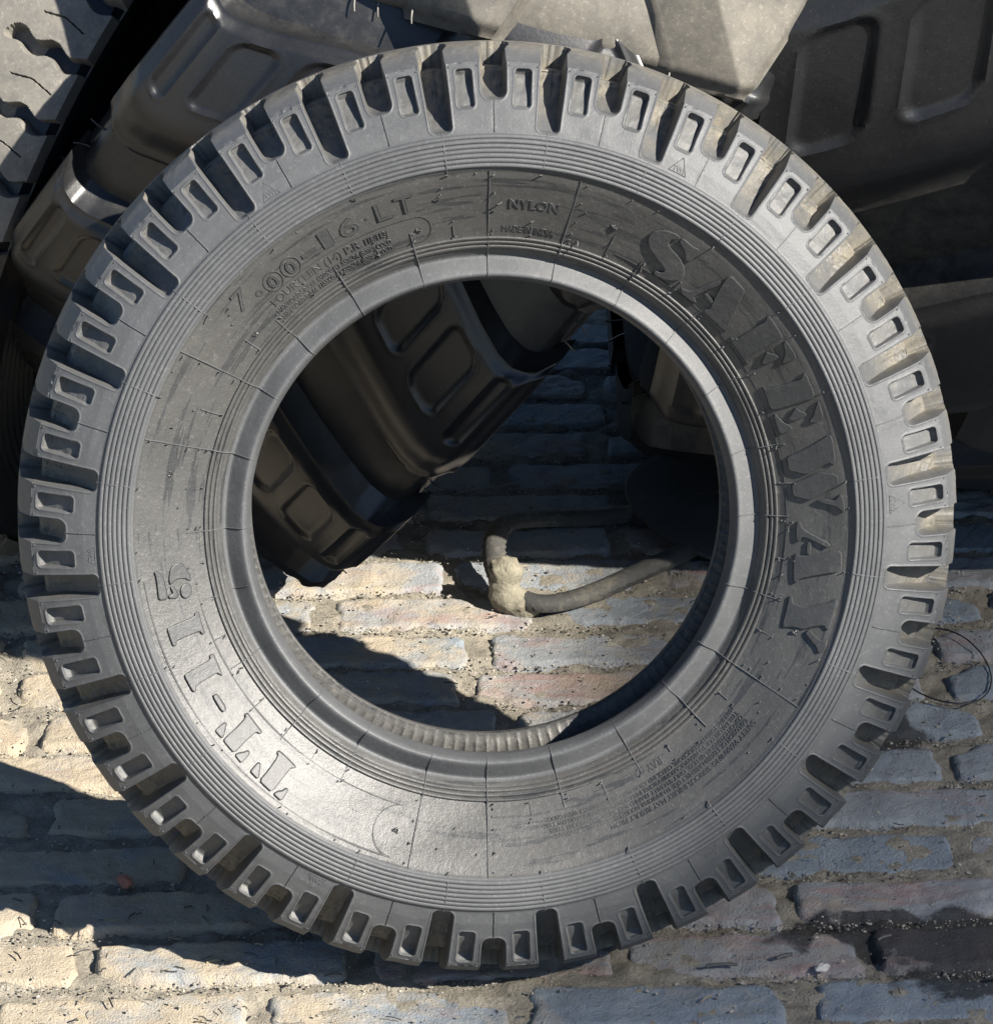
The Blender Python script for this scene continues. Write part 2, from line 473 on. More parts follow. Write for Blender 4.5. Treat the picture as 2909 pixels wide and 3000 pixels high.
LETTERS = [
    ('S', [[(62.14,275.8),(61.89,279.0),(61.08,282.4),(59.93,285.1),(58.79,286.0),(57.93,286.1),(57.75,284.8),(58.06,282.5),(58.78,280.3),(58.85,277.5),(58.42,274.9),(57.5,273.1),(56.24,271.9),(55.14,270.2),(54.0,267.3),(53.27,263.6),(52.94,259.8),(53.11,256.3),(53.81,252.8),(54.82,250.1),(56.32,248.4),(57.5,248.3),(57.59,251.5),(56.74,251.6),(56.21,253.6),(56.28,256.2),(56.88,257.7),(58.03,259.6),(59.73,262.6),(61.01,265.5),(61.77,269.3),(62.13,272.7)],[(57.31,286.2),(56.47,285.8),(55.03,284.8),(54.11,286.1),(53.97,283.2),(53.89,279.4),(53.82,274.8),(54.03,272.7),(54.71,273.1),(55.15,276.3),(55.87,279.1),(56.84,281.2),(57.43,282.6)]]),
    ('A1', [[(47.33,283.1),(47.03,286.1),(45.2,285.9),(43.74,285.7),(43.25,280.2),(41.85,268.5),(40.79,259.5),(39.83,252.1),(40.28,251.4),(42.89,250.7),(45.33,249.7),(45.48,252.4),(44.99,253.9),(45.74,261.7),(46.79,272.6)],[(51.84,252.2),(50.88,252.9),(50.19,254.1),(49.51,258.3),(48.86,266.4),(47.77,277.3),(47.49,276.3),(47.35,273.1),(48.11,264.3),(48.65,256.6),(48.88,252.5),(47.72,251.1),(48.06,249.7),(49.55,249.0),(50.97,248.7)],[(47.87,260.3),(47.63,262.1),(45.9,261.4),(45.6,258.4),(46.88,258.8)]]),
    ('F', [[(37.99,285.7),(37.71,287.6),(33.58,286.5),(33.58,282.5),(33.55,262.2),(33.48,254.0),(32.19,251.1),(32.4,250.0),(34.12,250.4),(37.89,250.7),(38.37,252.2),(37.38,254.0),(37.46,266.8),(37.41,282.2)],[(32.92,286.6),(32.42,287.2),(29.67,287.6),(29.44,281.7),(29.53,275.5),(29.82,275.5),(30.73,280.5),(31.9,283.0),(32.67,283.8)],[(32.74,269.3),(32.08,270.8),(31.72,273.8),(30.94,275.4),(30.68,270.5),(30.77,261.6),(31.31,261.0),(32.03,265.4)]]),
    ('E', [[(26.64,286.0),(26.58,288.1),(22.21,287.6),(22.14,281.3),(22.09,262.9),(22.1,252.6),(23.12,251.2),(25.05,252.1),(27.01,252.7),(26.13,254.7),(25.88,269.8),(25.82,282.9)],[(21.39,288.0),(20.96,288.5),(18.52,288.2),(18.06,282.7),(18.13,276.7),(18.75,277.6),(19.19,281.3),(20.45,284.5)],[(21.43,270.2),(20.61,272.0),(20.2,275.0),(19.62,276.5),(19.32,270.6),(19.23,262.7),(19.85,261.8),(20.59,265.9)],[(21.22,253.3),(20.15,255.0),(19.1,257.7),(18.37,261.5),(17.7,262.1),(17.49,258.0),(17.22,251.8),(18.28,251.4),(20.07,251.4),(20.95,251.7)]]),
    ('W', [[(15.45,287.8),(15.41,289.4),(14.56,290.0),(12.18,289.2),(10.99,288.9),(10.36,287.2),(10.89,283.9),(10.0,274.0),(9.04,265.0),(9.61,257.5),(10.1,252.1),(11.87,252.4),(12.56,252.5),(13.36,263.6),(14.19,273.7),(14.98,282.7)],[(8.97,271.3),(9.24,275.5),(8.61,288.8),(7.75,289.1),(6.91,288.2),(6.08,279.8),(4.36,266.5),(4.64,260.0),(5.02,253.8),(5.99,252.9),(7.35,253.1),(8.02,261.3),(8.59,267.1)],[(4.18,271.2),(4.42,277.3),(4.22,284.8),(5.21,288.7),(5.28,290.4),(4.17,291.6),(2.5,292.1),(2.42,290.5),(3.01,288.1),(3.45,283.8),(3.72,277.1)]]),
    ('A2', [[(-0.06,255.4),(0.13,257.8),(-0.99,259.7),(-1.61,263.4),(-2.38,271.9),(-3.23,281.9),(-3.95,279.8),(-3.23,271.0),(-2.62,263.0),(-2.65,259.4),(-3.48,258.4),(-3.41,256.0),(-2.12,255.1)],[(-3.59,263.9),(-3.49,266.9),(-5.64,267.4),(-5.69,264.5)],[(-6.3,255.4),(-5.91,257.6),(-6.35,259.1),(-5.5,273.1),(-4.06,288.4),(-4.58,291.1),(-7.38,292.2),(-8.32,281.1),(-10.39,261.2),(-11.23,260.8),(-11.24,258.3),(-9.42,256.5)]]),
    ('Y', [[(-14.27,257.7),(-14.04,259.6),(-15.18,261.2),(-15.22,266.3),(-15.21,271.9),(-14.06,280.6),(-12.86,289.2),(-12.18,292.3),(-12.49,293.9),(-14.21,293.5),(-15.53,293.4),(-17.26,293.5),(-17.38,291.7),(-16.84,288.9),(-17.7,281.8),(-18.82,275.2),(-19.1,267.3),(-19.89,260.9),(-19.58,259.4),(-17.51,258.6),(-15.73,258.2)],[(-19.35,277.4),(-18.62,280.1),(-19.06,284.0),(-19.51,288.8),(-19.56,291.5),(-19.01,295.2),(-20.16,296.0),(-20.84,295.9),(-21.53,292.6),(-20.73,289.1),(-20.11,283.3)]]),
    ('logo', [[(-173.31,283.2),(-172.67,279.4),(-171.68,277.3),(-169.85,276.9),(-168.13,277.3),(-168.38,283.6),(-170.17,282.7),(-172.19,282.3)],[(-172.1,271.5),(-172.89,270.3),(-173.6,267.3),(-173.77,263.4),(-173.33,260.4),(-172.24,257.9),(-171.1,256.4),(-170.18,256.2),(-170.3,258.0),(-170.77,259.6),(-171.03,263.9),(-170.94,268.5),(-170.37,272.2),(-171.02,272.6)],[(-169.83,272.7),(-169.77,270.5),(-168.8,268.8),(-167.73,268.9),(-168.06,275.1),(-168.5,275.3),(-168.55,272.6),(-168.82,271.4)],[(-168.15,257.4),(-167.73,258.1),(-167.41,259.2),(-167.21,260.5),(-167.16,262.0),(-167.26,263.3),(-167.5,264.4),(-167.85,265.2),(-168.27,265.5),(-168.71,265.3),(-169.12,264.7),(-169.45,263.6),(-169.66,262.3),(-169.72,260.9),(-169.63,259.5),(-169.39,258.3),(-169.03,257.5),(-168.6,257.2)]]),
    ('one1', [[(-163.95,258.3),(-163.78,256.6),(-161.97,257.1),(-159.8,257.5),(-159.79,258.9),(-160.61,259.9),(-160.73,270.6),(-160.77,280.4),(-160.09,281.7),(-160.19,283.5),(-161.48,283.6),(-163.23,283.4),(-163.28,281.4),(-163.31,267.9),(-163.32,259.9)]]),
    ('one2', [[(-155.53,260.1),(-155.33,258.0),(-153.88,258.3),(-151.33,259.3),(-151.7,260.6),(-152.19,261.6),(-152.31,271.5),(-152.31,281.0),(-151.55,283.4),(-151.73,284.7),(-152.81,284.8),(-154.78,284.9),(-154.87,281.8),(-154.8,269.8),(-154.79,261.3)]]),
    ('dash', [[(-149.07,273.7),(-148.91,270.5),(-145.77,270.9),(-145.76,274.4)]]),
    ('Tb', [[(-142.71,261.7),(-142.52,260.1),(-140.77,260.5),(-138.16,261.4),(-138.33,262.8),(-138.91,263.6),(-139.12,266.2),(-139.28,275.3),(-139.23,287.2),(-140.66,287.2),(-142.02,287.1),(-142.03,281.1),(-142.0,271.2),(-142.16,262.7)],[(-144.13,287.1),(-144.16,282.2),(-144.12,278.5),(-143.67,277.9),(-143.34,280.7),(-142.59,284.8),(-142.51,286.8),(-143.33,287.2)],[(-138.82,287.7),(-138.57,284.6),(-138.07,281.9),(-137.72,278.5),(-137.22,279.4),(-137.2,283.1),(-137.21,288.4),(-137.96,288.1)]]),
    ('Ta', [[(-133.59,263.7),(-133.34,262.2),(-131.29,262.5),(-129.18,263.5),(-129.49,265.1),(-129.86,266.3),(-130.04,276.0),(-130.13,289.4),(-131.54,289.1),(-132.88,288.6),(-132.76,278.4),(-132.97,265.2)],[(-135.04,288.1),(-135.08,283.8),(-135.02,279.6),(-134.56,279.4),(-134.15,282.6),(-133.52,286.6),(-133.44,288.6),(-134.26,288.4)],[(-129.64,289.5),(-129.29,286.3),(-128.77,284.5),(-128.5,281.1),(-128.11,281.0),(-127.96,285.4),(-128.06,290.4),(-128.91,290.0)]]),
]
for name, polys in LETTERS:
    pp = []
    for p in polys:
        q = [(r / 1000 * math.cos(R_(t)), r / 1000 * math.sin(R_(t))) for t, r in p]
        pp.append(chaikin(q))
    me = curve_mesh(poly_curve(pp, 0.0011, 0.0009, -0.0004))
    refine(me, 0.005)
    def lift(co):
        r = np.hypot(co[:, 0], co[:, 1])
        co[:, 2] += zf(r) + 0.0004
        return co
    link("letter" if name != "logo" else "emblem", finish(me, lift), tyre, M_LETTER)

def polar_text(txt, th_a, th_b, r_base, height, ext, bev=0.0002, outline=0.0, name="lettering", shear=0.0, bold=0.0, mat=None):
    cu = bpy.data.curves.new("t", 'FONT')
    cu.body = txt
    cu.size = 1.0
    cu.shear = shear
    cu.resolution_u = 3
    me0 = curve_mesh(cu)
    xs = np.array([v.co.x for v in me0.vertices])
    x0, x1 = xs.min(), xs.max()
    sy = height / 0.70
    sx = (abs(th_a - th_b) * math.pi / 180 * r_base) / (x1 - x0)
    mid = (sx + sy) / 2
    cu.extrude = ext / mid
    cu.bevel_depth = bev / mid
    cu.bevel_resolution = 0
    cu.offset = bold
    parts = [curve_mesh(cu)]
    if outline:
        cu2 = cu.copy()
        cu2.extrude = 0
        cu2.fill_mode = 'NONE' if cu2.dimensions == '3D' else cu2.fill_mode
        cu2.dimensions = '3D'
        cu2.fill_mode = 'FULL'
        cu2.offset = 0
        cu2.bevel_depth = outline / mid
        cu2.bevel_resolution = 1
        parts.append(curve_mesh(cu2))
    bm = bmesh.new()
    for i, m in enumerate(parts):
        n0 = len(bm.verts)
        bm.from_mesh(m)
        bm.verts.ensure_lookup_table()
        if i == 1:
            for v in bm.verts[n0:]:
                v.co.z += ext / mid
    me = bpy.data.meshes.new("lettering")
    bm.to_mesh(me)
    bm.free()
    def lift(co):
        th = np.radians(th_a) - (co[:, 0] - x0) * sx / r_base
        r = r_base + co[:, 1] * sy
        z = zf(r) + co[:, 2] * mid
        return np.stack([r * np.cos(th), r * np.sin(th), z], 1)
    return link(name, finish(me, lift), tyre, mat or M_LETTER)

def ring_on(th, r, rad, tube, name="ring", depth=0.0004):
    n, k = 28, 6
    c = np.array([r * math.cos(R_(th)), r * math.sin(R_(th))])
    V = []
    for i in range(n):
        a = 2 * math.pi * i / n
        for j in range(k):
            b = 2 * math.pi * j / k
            d = rad + tube * math.cos(b)
            x, y = c[0] + d * math.cos(a), c[1] + d * math.sin(a)
            V.append((x, y, float(zf(math.hypot(x, y))) + depth + tube * math.sin(b)))
    F = []
    for i in range(n):
        for j in range(k):
            F.append((i * k + j, ((i + 1) % n) * k + j, ((i + 1) % n) * k + (j + 1) % k, i * k + (j + 1) % k))
    return link(name, mesh(name, V, F, 60), tyre, M_LETTER)

hh = 0.0150
polar_text("7", 138.6, 135.6, 0.2745, 0.0165, 0.0009, outline=0.0006, name="numeral", shear=0.25)
polar_text("o", 134.9, 133.6, 0.2725, 0.0085, 0.0006, outline=0.0004, name="numeral")
for th in (131.2, 127.3):
    rg_ = ring_on(th, 0.2745, 0.0083, 0.0006, "numeral_ring")
    nm_ = polar_text("0", th + 0.85, th - 0.85, 0.2690, 0.0105, 0.0008, outline=0.0005, name="numeral")
    nm_.parent = rg_
polar_text("-", 124.7, 122.0, 0.2675, 0.024, 0.0008, outline=0.0005, name="numeral")
polar_text("1", 120.6, 118.6, 0.2705, hh, 0.0009, outline=0.0006, name="numeral")
polar_text("6", 117.0, 113.7, 0.2705, hh, 0.0009, outline=0.0006, name="numeral")
polar_text(".", 112.3, 111.6, 0.2770, 0.010, 0.0008, name="numeral")
polar_text("L", 110.2, 107.6, 0.2715, hh, 0.0009, outline=0.0006, name="numeral")
polar_text("T", 106.7, 103.6, 0.2715, hh, 0.0009, outline=0.0006, name="numeral")
polar_text("FOURTEEN (14) P.R.", 134.0, 114.6, 0.2572, 0.0066, 0.0006)
polar_text("118/113J", 113.9, 109.6, 0.2572, 0.0052, 0.0006)
polar_text("MAX.LOAD SINGLE 1320KG AT 550KPA (80PSI) COLD", 134.6, 109.4, 0.2500, 0.0042, 0.0006)
polar_text("MAX.LOAD DUAL 1155KG AT 550KPA (80PSI) COLD", 134.6, 109.6, 0.2440, 0.0042, 0.0006)
polar_text("NYLON", 87.2, 78.6, 0.2658, 0.0078, 0.0010, bold=0.015)
polar_text("MADE IN INDIA", 88.2, 78.2, 0.2455, 0.0054, 0.0008)
for i, (t, a, b) in enumerate((("SAFETY WARNING: SERIOUS INJURY MAY RESULT FROM", -37.2, -69.0),
                               ("EXPLOSION OF TYRE/RIM ASSEMBLY DUE TO IMPROPER MOUNTING - USE SAFETY CAGE AND", -38.0, -79.4),
                               ("CLIP-ON EXTENSION AIR HOSE. ONLY SPECIALLY TRAINED PERSONS SHOULD MOUNT TYRES.", -38.0, -79.8),
                               ("TYRE FAILURE DUE TO MISAPPLICATION/IMPROPER INFLATION/OVERLOADING-FOLLOW TYRE", -38.0, -80.6),
                               ("MANUFACTURERS INSTRUCTIONS, CHECK INFLATION PRESSURE FREQUENTLY WITH GAUGE.", -38.0, -80.2))):
    polar_text(t, a, b, 0.2752 - 0.0044 * i - (0.0006 if i else 0), 0.0034 if i else 0.0040, 0.0005, bev=0.00006)
polar_text("RAY", -55.0, -58.3, 0.2475, 0.0055, 0.00035)
polar_text("2T", -60.0, -61.9, 0.2475, 0.0055, 0.00035)
for k in range(6):
    th = 3.2 + 60 * k
    tri = []
    for (dx, dy) in ((-0.0078, -0.0052), (0.0078, -0.0052), (0.0, 0.0082)):
        tri.append((dx, dy))
    V, F = [], []
    for (x0, y0), (x1, y1) in zip(tri, tri[1:] + tri[:1]):
        n = len(V)
        L = math.hypot(x1 - x0, y1 - y0); nx, ny = -(y1 - y0) / L, (x1 - x0) / L
        for t in (0, 0.5, 1):
            for o, h in ((-0.00045, -0.0002), (0, 0.0006), (0.00045, -0.0002)):
                x, y = x0 + (x1 - x0) * t + nx * o, y0 + (y1 - y0) * t + ny * o
                r = 0.3355 + y; a = R_(th) - x / 0.3355
                V.append((r * math.cos(a), r * math.sin(a), float(zf(r)) + h))
        for i in range(2):
            for j in range(2):
                F.append((n + i * 3 + j, n + i * 3 + j + 1, n + i * 3 + j + 4, n + i * 3 + j + 3))
    wm = link("wear_mark", mesh("wear_mark", V, F, 80), tyre, M_TYRE)
    wt = polar_text("TWI", th + 0.85, th - 0.85, 0.3315, 0.0044, 0.0004, name="wear_mark_lettering", mat=M_TYRE)
    wt.parent = wm

# --- capsule outlines round the size panel and the name panel
def path_ridge(pts, hw, h, name, mat=None):
    """pts: (theta, r) polyline on the sidewall, a small raised line along it"""
    V, F = [], []
    P = [(r * math.cos(R_(t)), r * math.sin(R_(t))) for t, r in pts]
    for i, (x, y) in enumerate(P):
        a = P[max(0, i - 1)]; b = P[min(len(P) - 1, i + 1)]
        L = math.hypot(b[0] - a[0], b[1] - a[1]) + 1e-9
        nx, ny = -(b[1] - a[1]) / L, (b[0] - a[0]) / L
        for o, hh_ in ((-hw, -0.0003), (-hw * 0.4, h), (hw * 0.4, h), (hw, -0.0003)):
            xx, yy = x + nx * o, y + ny * o
            V.append((xx, yy, float(zs(math.hypot(xx, yy))) + hh_))
    for i in range(len(P) - 1):
        for j in range(3):
            F.append((i * 4 + j, i * 4 + j + 1, i * 4 + j + 5, i * 4 + j + 4))
    return link(name, mesh(name, V, F, 70), tyre, mat or M_LETTER)

def capsule(t0, t1, r0, r1, name, hw=0.0005, h=0.0006):
    rm, hr = (r0 + r1) / 2, (r1 - r0) / 2
    pts = [(t, r1) for t in np.linspace(t0, t1, 40)]
    for a in np.linspace(90, -90, 14)[1:-1]:
        pts.append((t1 - math.degrees(hr * math.cos(R_(a)) / rm), rm + hr * math.sin(R_(a))))
    pts += [(t, r0) for t in np.linspace(t1, t0, 40)]
    path_ridge(pts, hw, h, name)
capsule(142, 104.0, 0.2440, 0.2660, "panel_outline")
capsule(-172, -107.5, 0.2530, 0.2930, "panel_outline", 0.0006, 0.0005)
path_ridge([(t, 0.2475) for t in np.linspace(-12, 66, 80)], 0.0005, 0.0005, "panel_outline")

# --- raised mould lines and vent hairs
def mould_line(th, r0, r1, wob=0.15, hw=0.00055, h=0.0009):
    n = max(6, int((r1 - r0) / 0.0022))
    pts = []
    w = rng.normal(0, wob, n)
    w = np.cumsum(w) * 0.10
    for i in range(n):
        pts.append((th + w[i] * 0.6, r0 + (r1 - r0) * i / (n - 1)))
    path_ridge(pts, hw, h, "mould_line", M_TYRE)

def pin_mesh(L, r, bend):
    V, F = [], []
    k, n = 6, 4
    for i in range(n):
        t = i / (n - 1)
        for j in range(k):
            a = 2 * math.pi * j / k
            rr = r * (1 - 0.35 * t)
            V.append((rr * math.cos(a) + bend * t * t, rr * math.sin(a), -0.0008 + L * t))
    for i in range(n - 1):
        for j in range(k):
            F.append((i * k + j, i * k + (j + 1) % k, (i + 1) * k + (j + 1) % k, (i + 1) * k + j))
    F.append(tuple((n - 1) * k + j for j in range(k)))
    return mesh("vent_hair", V, F, 50)
PINS = [pin_mesh(L, r, b) for L, r, b in ((0.0032, 0.00075, 0.0006), (0.0048, 0.0008, 0.0015), (0.0022, 0.0009, 0), (0.0065, 0.0008, 0.0035), (0.0016, 0.0010, 0))]
for me in PINS:
    me.materials.append(M_TYRE)
def pin(th, r, kind):
    p = Vector((r * math.cos(R_(th)), r * math.sin(R_(th)), float(zf(r))))
    m = Matrix.Translation(p) @ Matrix.Rotation(random.uniform(0, 6.28), 4, 'Z') @ Matrix.Rotation(random.uniform(-0.3, 0.3), 4, 'X')
    link("vent_hair", PINS[kind], tyre, None, m)

for k in range(24):
    s_th, l_th = 90 + 15 * k, 82.5 + 15 * k
    mould_line(s_th, 0.3285, 0.3545)
    pin(s_th, 0.3425, 4)
    mould_line(l_th, 0.2975, 0.3305, 0.05, 0.0005, 0.0004)
    pin(l_th, 0.2955, random.choice((0, 1, 1, 3)))
    if k % 2 == 0:
        pin(s_th + 3, 0.2955, random.choice((0, 2)))
    for sg in (-1, 1):
        pin(s_th + sg * 3.75 - 1.75, 0.3815, 4)
        pin(s_th + sg * 3.75 + 1.75, 0.3815, 4)
full = {90, 75, -90, -105, 150, 165, -30}
for k in range(24):
    th = 90 - 15 * k
    thn = th if th > -180 else th + 360
    e = 0.2975 if thn in full else (0.2490 + random.random() * 0.006)
    mould_line(thn + random.uniform(-1.2, 1.2), 0.2032, e, 0.18, 0.00055, 0.0011)
    for rr in (0.2430, 0.2465, 0.2520):
        if random.random() < 0.75:
            pin(thn, rr, random.choice((0, 1, 2)))
    if thn in full:
        for rr in (0.262, 0.279, 0.294):
            pin(thn, rr, random.choice((0, 1)))
    if random.random() < 0.8:
        h = thn - 7.5
        mould_line(h, 0.2425, 0.2425 + random.uniform(0.006, 0.02), 0.1)
        pin(h, 0.2435, 1); pin(h, 0.256, 0)
for th, r, kd in ((99.5, 0.276, 3), (99.0, 0.281, 0), (98.6, 0.286, 0), (139.6, 0.286, 1), (140.4, 0.281, 0), (141.5, 0.274, 0), (162, 0.278, 1), (158, 0.266, 0), (73.8, 0.2715, 1), (88.6, 0.2705, 3),
                  (82.6, 0.256, 1), (73.5, 0.247, 3), (-27, 0.262, 0), (-34, 0.272, 0), (-35.5, 0.276, 2), (-42, 0.289, 2), (-47, 0.257, 0), (-83, 0.258, 0), (-97, 0.262, 0), (-93, 0.280, 0), (-100, 0.279, 0), (-10.5, 0.249, 1), (-1.5, 0.249, 1), (-7, 0.252, 0), (176, 0.262, 0), (-169, 0.252, 0), (-157, 0.289, 0), (-141, 0.293, 0), (-126, 0.296, 0), (-121, 0.255, 0)):
    pin(th, r, kd)

# --- bright valve plugs pressed into the wall
def plug(th, r, rad=0.0030):
    V, F = [], []
    c = (r * math.cos(R_(th)), r * math.sin(R_(th)), float(zf(r)))
    n = 14
    prof_ = ((0.9, -0.0006), (0.9, 0.0007), (0.65, 0.0012), (0.35, 0.0004), (0.0, 0.0009))
    for q, h in prof_[:-1]:
        for i in range(n):
            a = 2 * math.pi * i / n
            rr = rad * q * (1 + 0.22 * math.sin(3 * a + th) + 0.12 * math.sin(5 * a))
            V.append((c[0] + rr * math.cos(a), c[1] + rr * math.sin(a), c[2] + h + 0.0003 * math.sin(4 * a + r)))
    V.append((c[0], c[1], c[2] + 0.0009))
    for i in range(3):
        for j in range(n):
            F.append((i * n + j, i * n + (j + 1) % n, (i + 1) * n + (j + 1) % n, (i + 1) * n + j))
    for j in range(n):
        F.append((3 * n + j, 3 * n + (j + 1) % n, 4 * n))
    link("rubber_plug", mesh("rubber_plug", V, F, 30), tyre, M_GLOSS)
kg = NT("glossy_rubber")
kg.b.inputs["Base Color"].default_value = (0.05, 0.05, 0.05, 1)
kg.b.inputs["Roughness"].default_value = 0.18
kg.l(kg.bump(kg.noise(kg.pos(), 500, 3), 0.6, 0.001), kg.b.inputs["Normal"])
M_GLOSS = kg.m
for th, r in ((103.8, 0.2555), (140.5, 0.2552), (170.0, 0.272), (-20.0, 0.271), (-107.7, 0.2727), (68.2, 0.2695)):
    plug(th, r)

# ------------------------------------------------------------------ pixel-free placement helpers
def basis(axis, ref):
    """frame whose Z is the tyre axis and X points along ref (made perpendicular)"""
    a = Vector(axis).normalized()
    x = Vector(ref) - a * Vector(ref).dot(a)
    x.normalize()
    y = a.cross(x)
    return a, x, y
def frame(cen, axis, ref):
    a, x, y = basis(axis, ref)
    c = Vector(cen)
    return Matrix(((x.x, y.x, a.x, c.x), (x.y, y.y, a.y, c.y), (x.z, y.z, a.z, c.z), (0, 0, 0, 1)))

M_T1 = rubber("tractor_rubber_dark", (0.009, 0.0095, 0.011), (0.022, 0.023, 0.025), (0.055, 0.054, 0.052), 0.64, 0.92, rough=(0.22, 0.44), scale=9.0, use_attr=True, spec=0.5, grain=0.15, seed=3.1)
M_T2 = rubber("tractor_rubber_dusty", (0.07, 0.068, 0.064), (0.15, 0.143, 0.13), (0.27, 0.245, 0.20), 0.38, 0.66, rough=(0.35, 0.7), scale=8.0, use_attr=True, spec=0.5, seed=7.7)
M_T3 = rubber("tractor_rubber_worn", (0.008, 0.0085, 0.0095), (0.020, 0.020, 0.021), (0.12, 0.11, 0.088), 0.60, 0.84, rough=(0.22, 0.5), scale=10.0, use_attr=True, spec=0.5, seed=11.3)
M_T4 = rubber("truck_tread_dusty", (0.085, 0.083, 0.08), (0.17, 0.165, 0.155), (0.31, 0.285, 0.235), 0.36, 0.7, rough=(0.5, 0.8), scale=11.0, use_attr=True, spec=0.4, seed=5.2)

RT, WT, HL = 0.485, 0.225, 0.042      # tractor tyre: tread radius, half width, lug height

def tractor_casing():
    r0 = RT - HL
    prof = [(0.215, 0.150), (0.212, 0.162), (0.222, 0.172), (0.245, 0.178), (0.27, 0.196), (0.30, 0.216), (0.335, 0.229)]
    # a few circular ribs on the sidewall
    for i in range(13):
        prof.append((0.340 + i * 0.0035, 0.2295 + (0.0018 if i % 2 else 0) - i * 0.0004))
    prof += [(0.392, 0.2235), (0.405, 0.2215), (r0 - 0.022, 0.2195), (r0 - 0.012, 0.2185), (r0 - 0.004, 0.214), (r0, 0.206), (r0 + 0.003, 0.17), (r0 + 0.006, 0.10), (r0 + 0.0075, 0.0)]
    P = np.array(prof)
    full = np.concatenate([P, (P[:-1] * [1, -1])[::-1]])
    inner = np.array([(0.228, -0.146), (0.30, -0.195), (0.38, -0.195), (0.415, -0.15), (0.42, 0.0), (0.415, 0.15), (0.38, 0.195), (0.30, 0.195), (0.228, 0.146)])
    P = np.concatenate([full, inner])
    n = 192
    th = np.linspace(0, 2 * np.pi, n, endpoint=False)
    V = np.stack([P[:, :1] * np.cos(th), P[:, :1] * np.sin(th), np.repeat(P[:, 1:], n, 1)], -1).reshape(-1, 3)
    F = grid_faces(len(P), n, True)
    j = np.arange(n)
    m = len(P)
    F = np.concatenate([F, np.stack([(m - 1) * n + j, (m - 1) * n + (j + 1) % n, (j + 1) % n, j], 1)])[:, ::-1]
    dust = np.where((V[:, 0] ** 2 + V[:, 1] ** 2) > (r0 - 0.01) ** 2, 0.5, 0.0)
    return mesh("casing", V, F, 35, {"dust": dust})

def low_edge(v):
    """angle (deg) of the lug's trailing edge against distance from the centre line"""
    return np.interp(v, [-0.03, 0.0, 0.05, 0.10, 0.15, 0.18, 0.197, 0.210, 0.219, 0.225], [1.0, 2.6, 5.2, 8.2, 11.2, 12.7, 13.0, 12.4, 11.2, 9.6])

def lug_mesh(side, tapered=False):
    nu, nv = 84, 96
    u = np.linspace(0, 1, nu)
    v = np.linspace(-0.030, WT, nv)
    U, Vv = np.meshgrid(u, v, indexing='ij')
    lo = low_edge(Vv)
    span = np.full_like(Vv, 20.0)
    if tapered:
        dv_ = np.minimum(WT - Vv, 0.17)
        lo = 13.4 + dv_ * 80.0
        span = 7.7 + dv_ * 125.0
    ang = lo - span + span * U
    d_lo = (1 - U) * span * 0.00846          # metres to the trailing edge
    d_up = U * span * 0.00846
    d_sh = WT - Vv
    d_in = Vv + 0.030
    R = np.full_like(U, RT) - 0.020 * (Vv / WT) ** 2 * 0.55
    # long rounded fall towards the trailing edge, short rounding at the others
    if tapered:
        R -= 0.026 * np.clip(1 - d_lo / 0.055, 0, 1)
    else:
        R -= 0.020 * (1 - smooth(0, 0.060, d_lo)) ** 1.4
    R -= 0.006 * (1 - smooth(0, 0.016, d_up))
    R -= 0.008 * (1 - smooth(0, 0.014, d_sh)) + 0.004 * (1 - smooth(0, 0.012, d_in))
    def pocket(vc, hv, u0, u1, rad, dep):
        x = (ang - (lo - (u0 + u1) / 2)) * 0.00846
        sd = rbox(x, Vv - vc, (u1 - u0) / 2 * 0.00846, hv, rad)
        return (1 - smooth(-0.0045, 0.0015, sd)) * dep - 0.0008 * np.exp(-((sd - 0.0022) / 0.0014) ** 2)
    if tapered:
        R -= pocket(0.085, 0.034, 12.0, 18.0, 0.012, 0.005)
    else:
        R -= pocket(0.200, 0.0075 if side > 0 else 0.0085, 8.0, 18.6, 0.0075, 0.0034)
        R -= pocket(0.152, 0.0205, 8.6, 17.8, 0.013, 0.0034)
        R -= pocket(0.092, 0.0205, 8.6, 17.8, 0.013, 0.0034)
    th = np.radians(ang)
    Z = Vv * side
    top = np.stack([R * np.cos(th), R * np.sin(th), Z], -1)
    V = top.reshape(-1, 3)
    F = grid_faces(nu, nv)
    # skirt
    edge = [(i, 0) for i in range(nu)] + [(nu - 1, j) for j in range(1, nv)] + [(i, nv - 1) for i in range(nu - 2, -1, -1)] + [(0, j) for j in range(nv - 2, 0, -1)]
    ei = np.array([i * nv + j for i, j in edge])
    n0 = len(V)
    ring = []
    cu, cv = 0.5, WT * 0.55
    for lev, (rr, grow) in enumerate(((RT - 0.030, 0.006), (RT - HL - 0.012, 0.022))):
        for (i, j) in edge:
            du, dv = 0.0, 0.0
            if i == 0: du = -grow
            if i == nu - 1: du = grow
            if j == 0: dv = -grow
            if j == nv - 1: dv = 0.002
            t = math.radians(ang[i, j]) + du / RT
            rad_ = min(rr, R[i, j] - 0.002) if lev == 0 else rr
            ring.append((rad_ * math.cos(t), rad_ * math.sin(t), (Vv[i, j] + dv) * side))
    V = np.concatenate([V, np.array(ring)])
    m = len(edge)
    sk = []
    lv = [ei, n0 + np.arange(m), n0 + m + np.arange(m)]
    for a, b in zip(lv, lv[1:]):
        for q in range(m):
            sk.append((a[q], a[(q + 1) % m], b[(q + 1) % m], b[q]))
    F = np.concatenate([F, np.array(sk)])
    if side < 0:
        F = F[:, ::-1]
    dust = np.concatenate([(0.35 * (1 - smooth(0.0, 0.03, d_lo))).reshape(-1), np.full(2 * m, 0.5)])
    me = mesh("lug", V, F, 38, {"dust": dust})
    bm = bmesh.new(); bm.from_mesh(me); bmesh.ops.recalc_face_normals(bm, faces=bm.faces[:]); bm.to_mesh(me); bm.free()
    return me

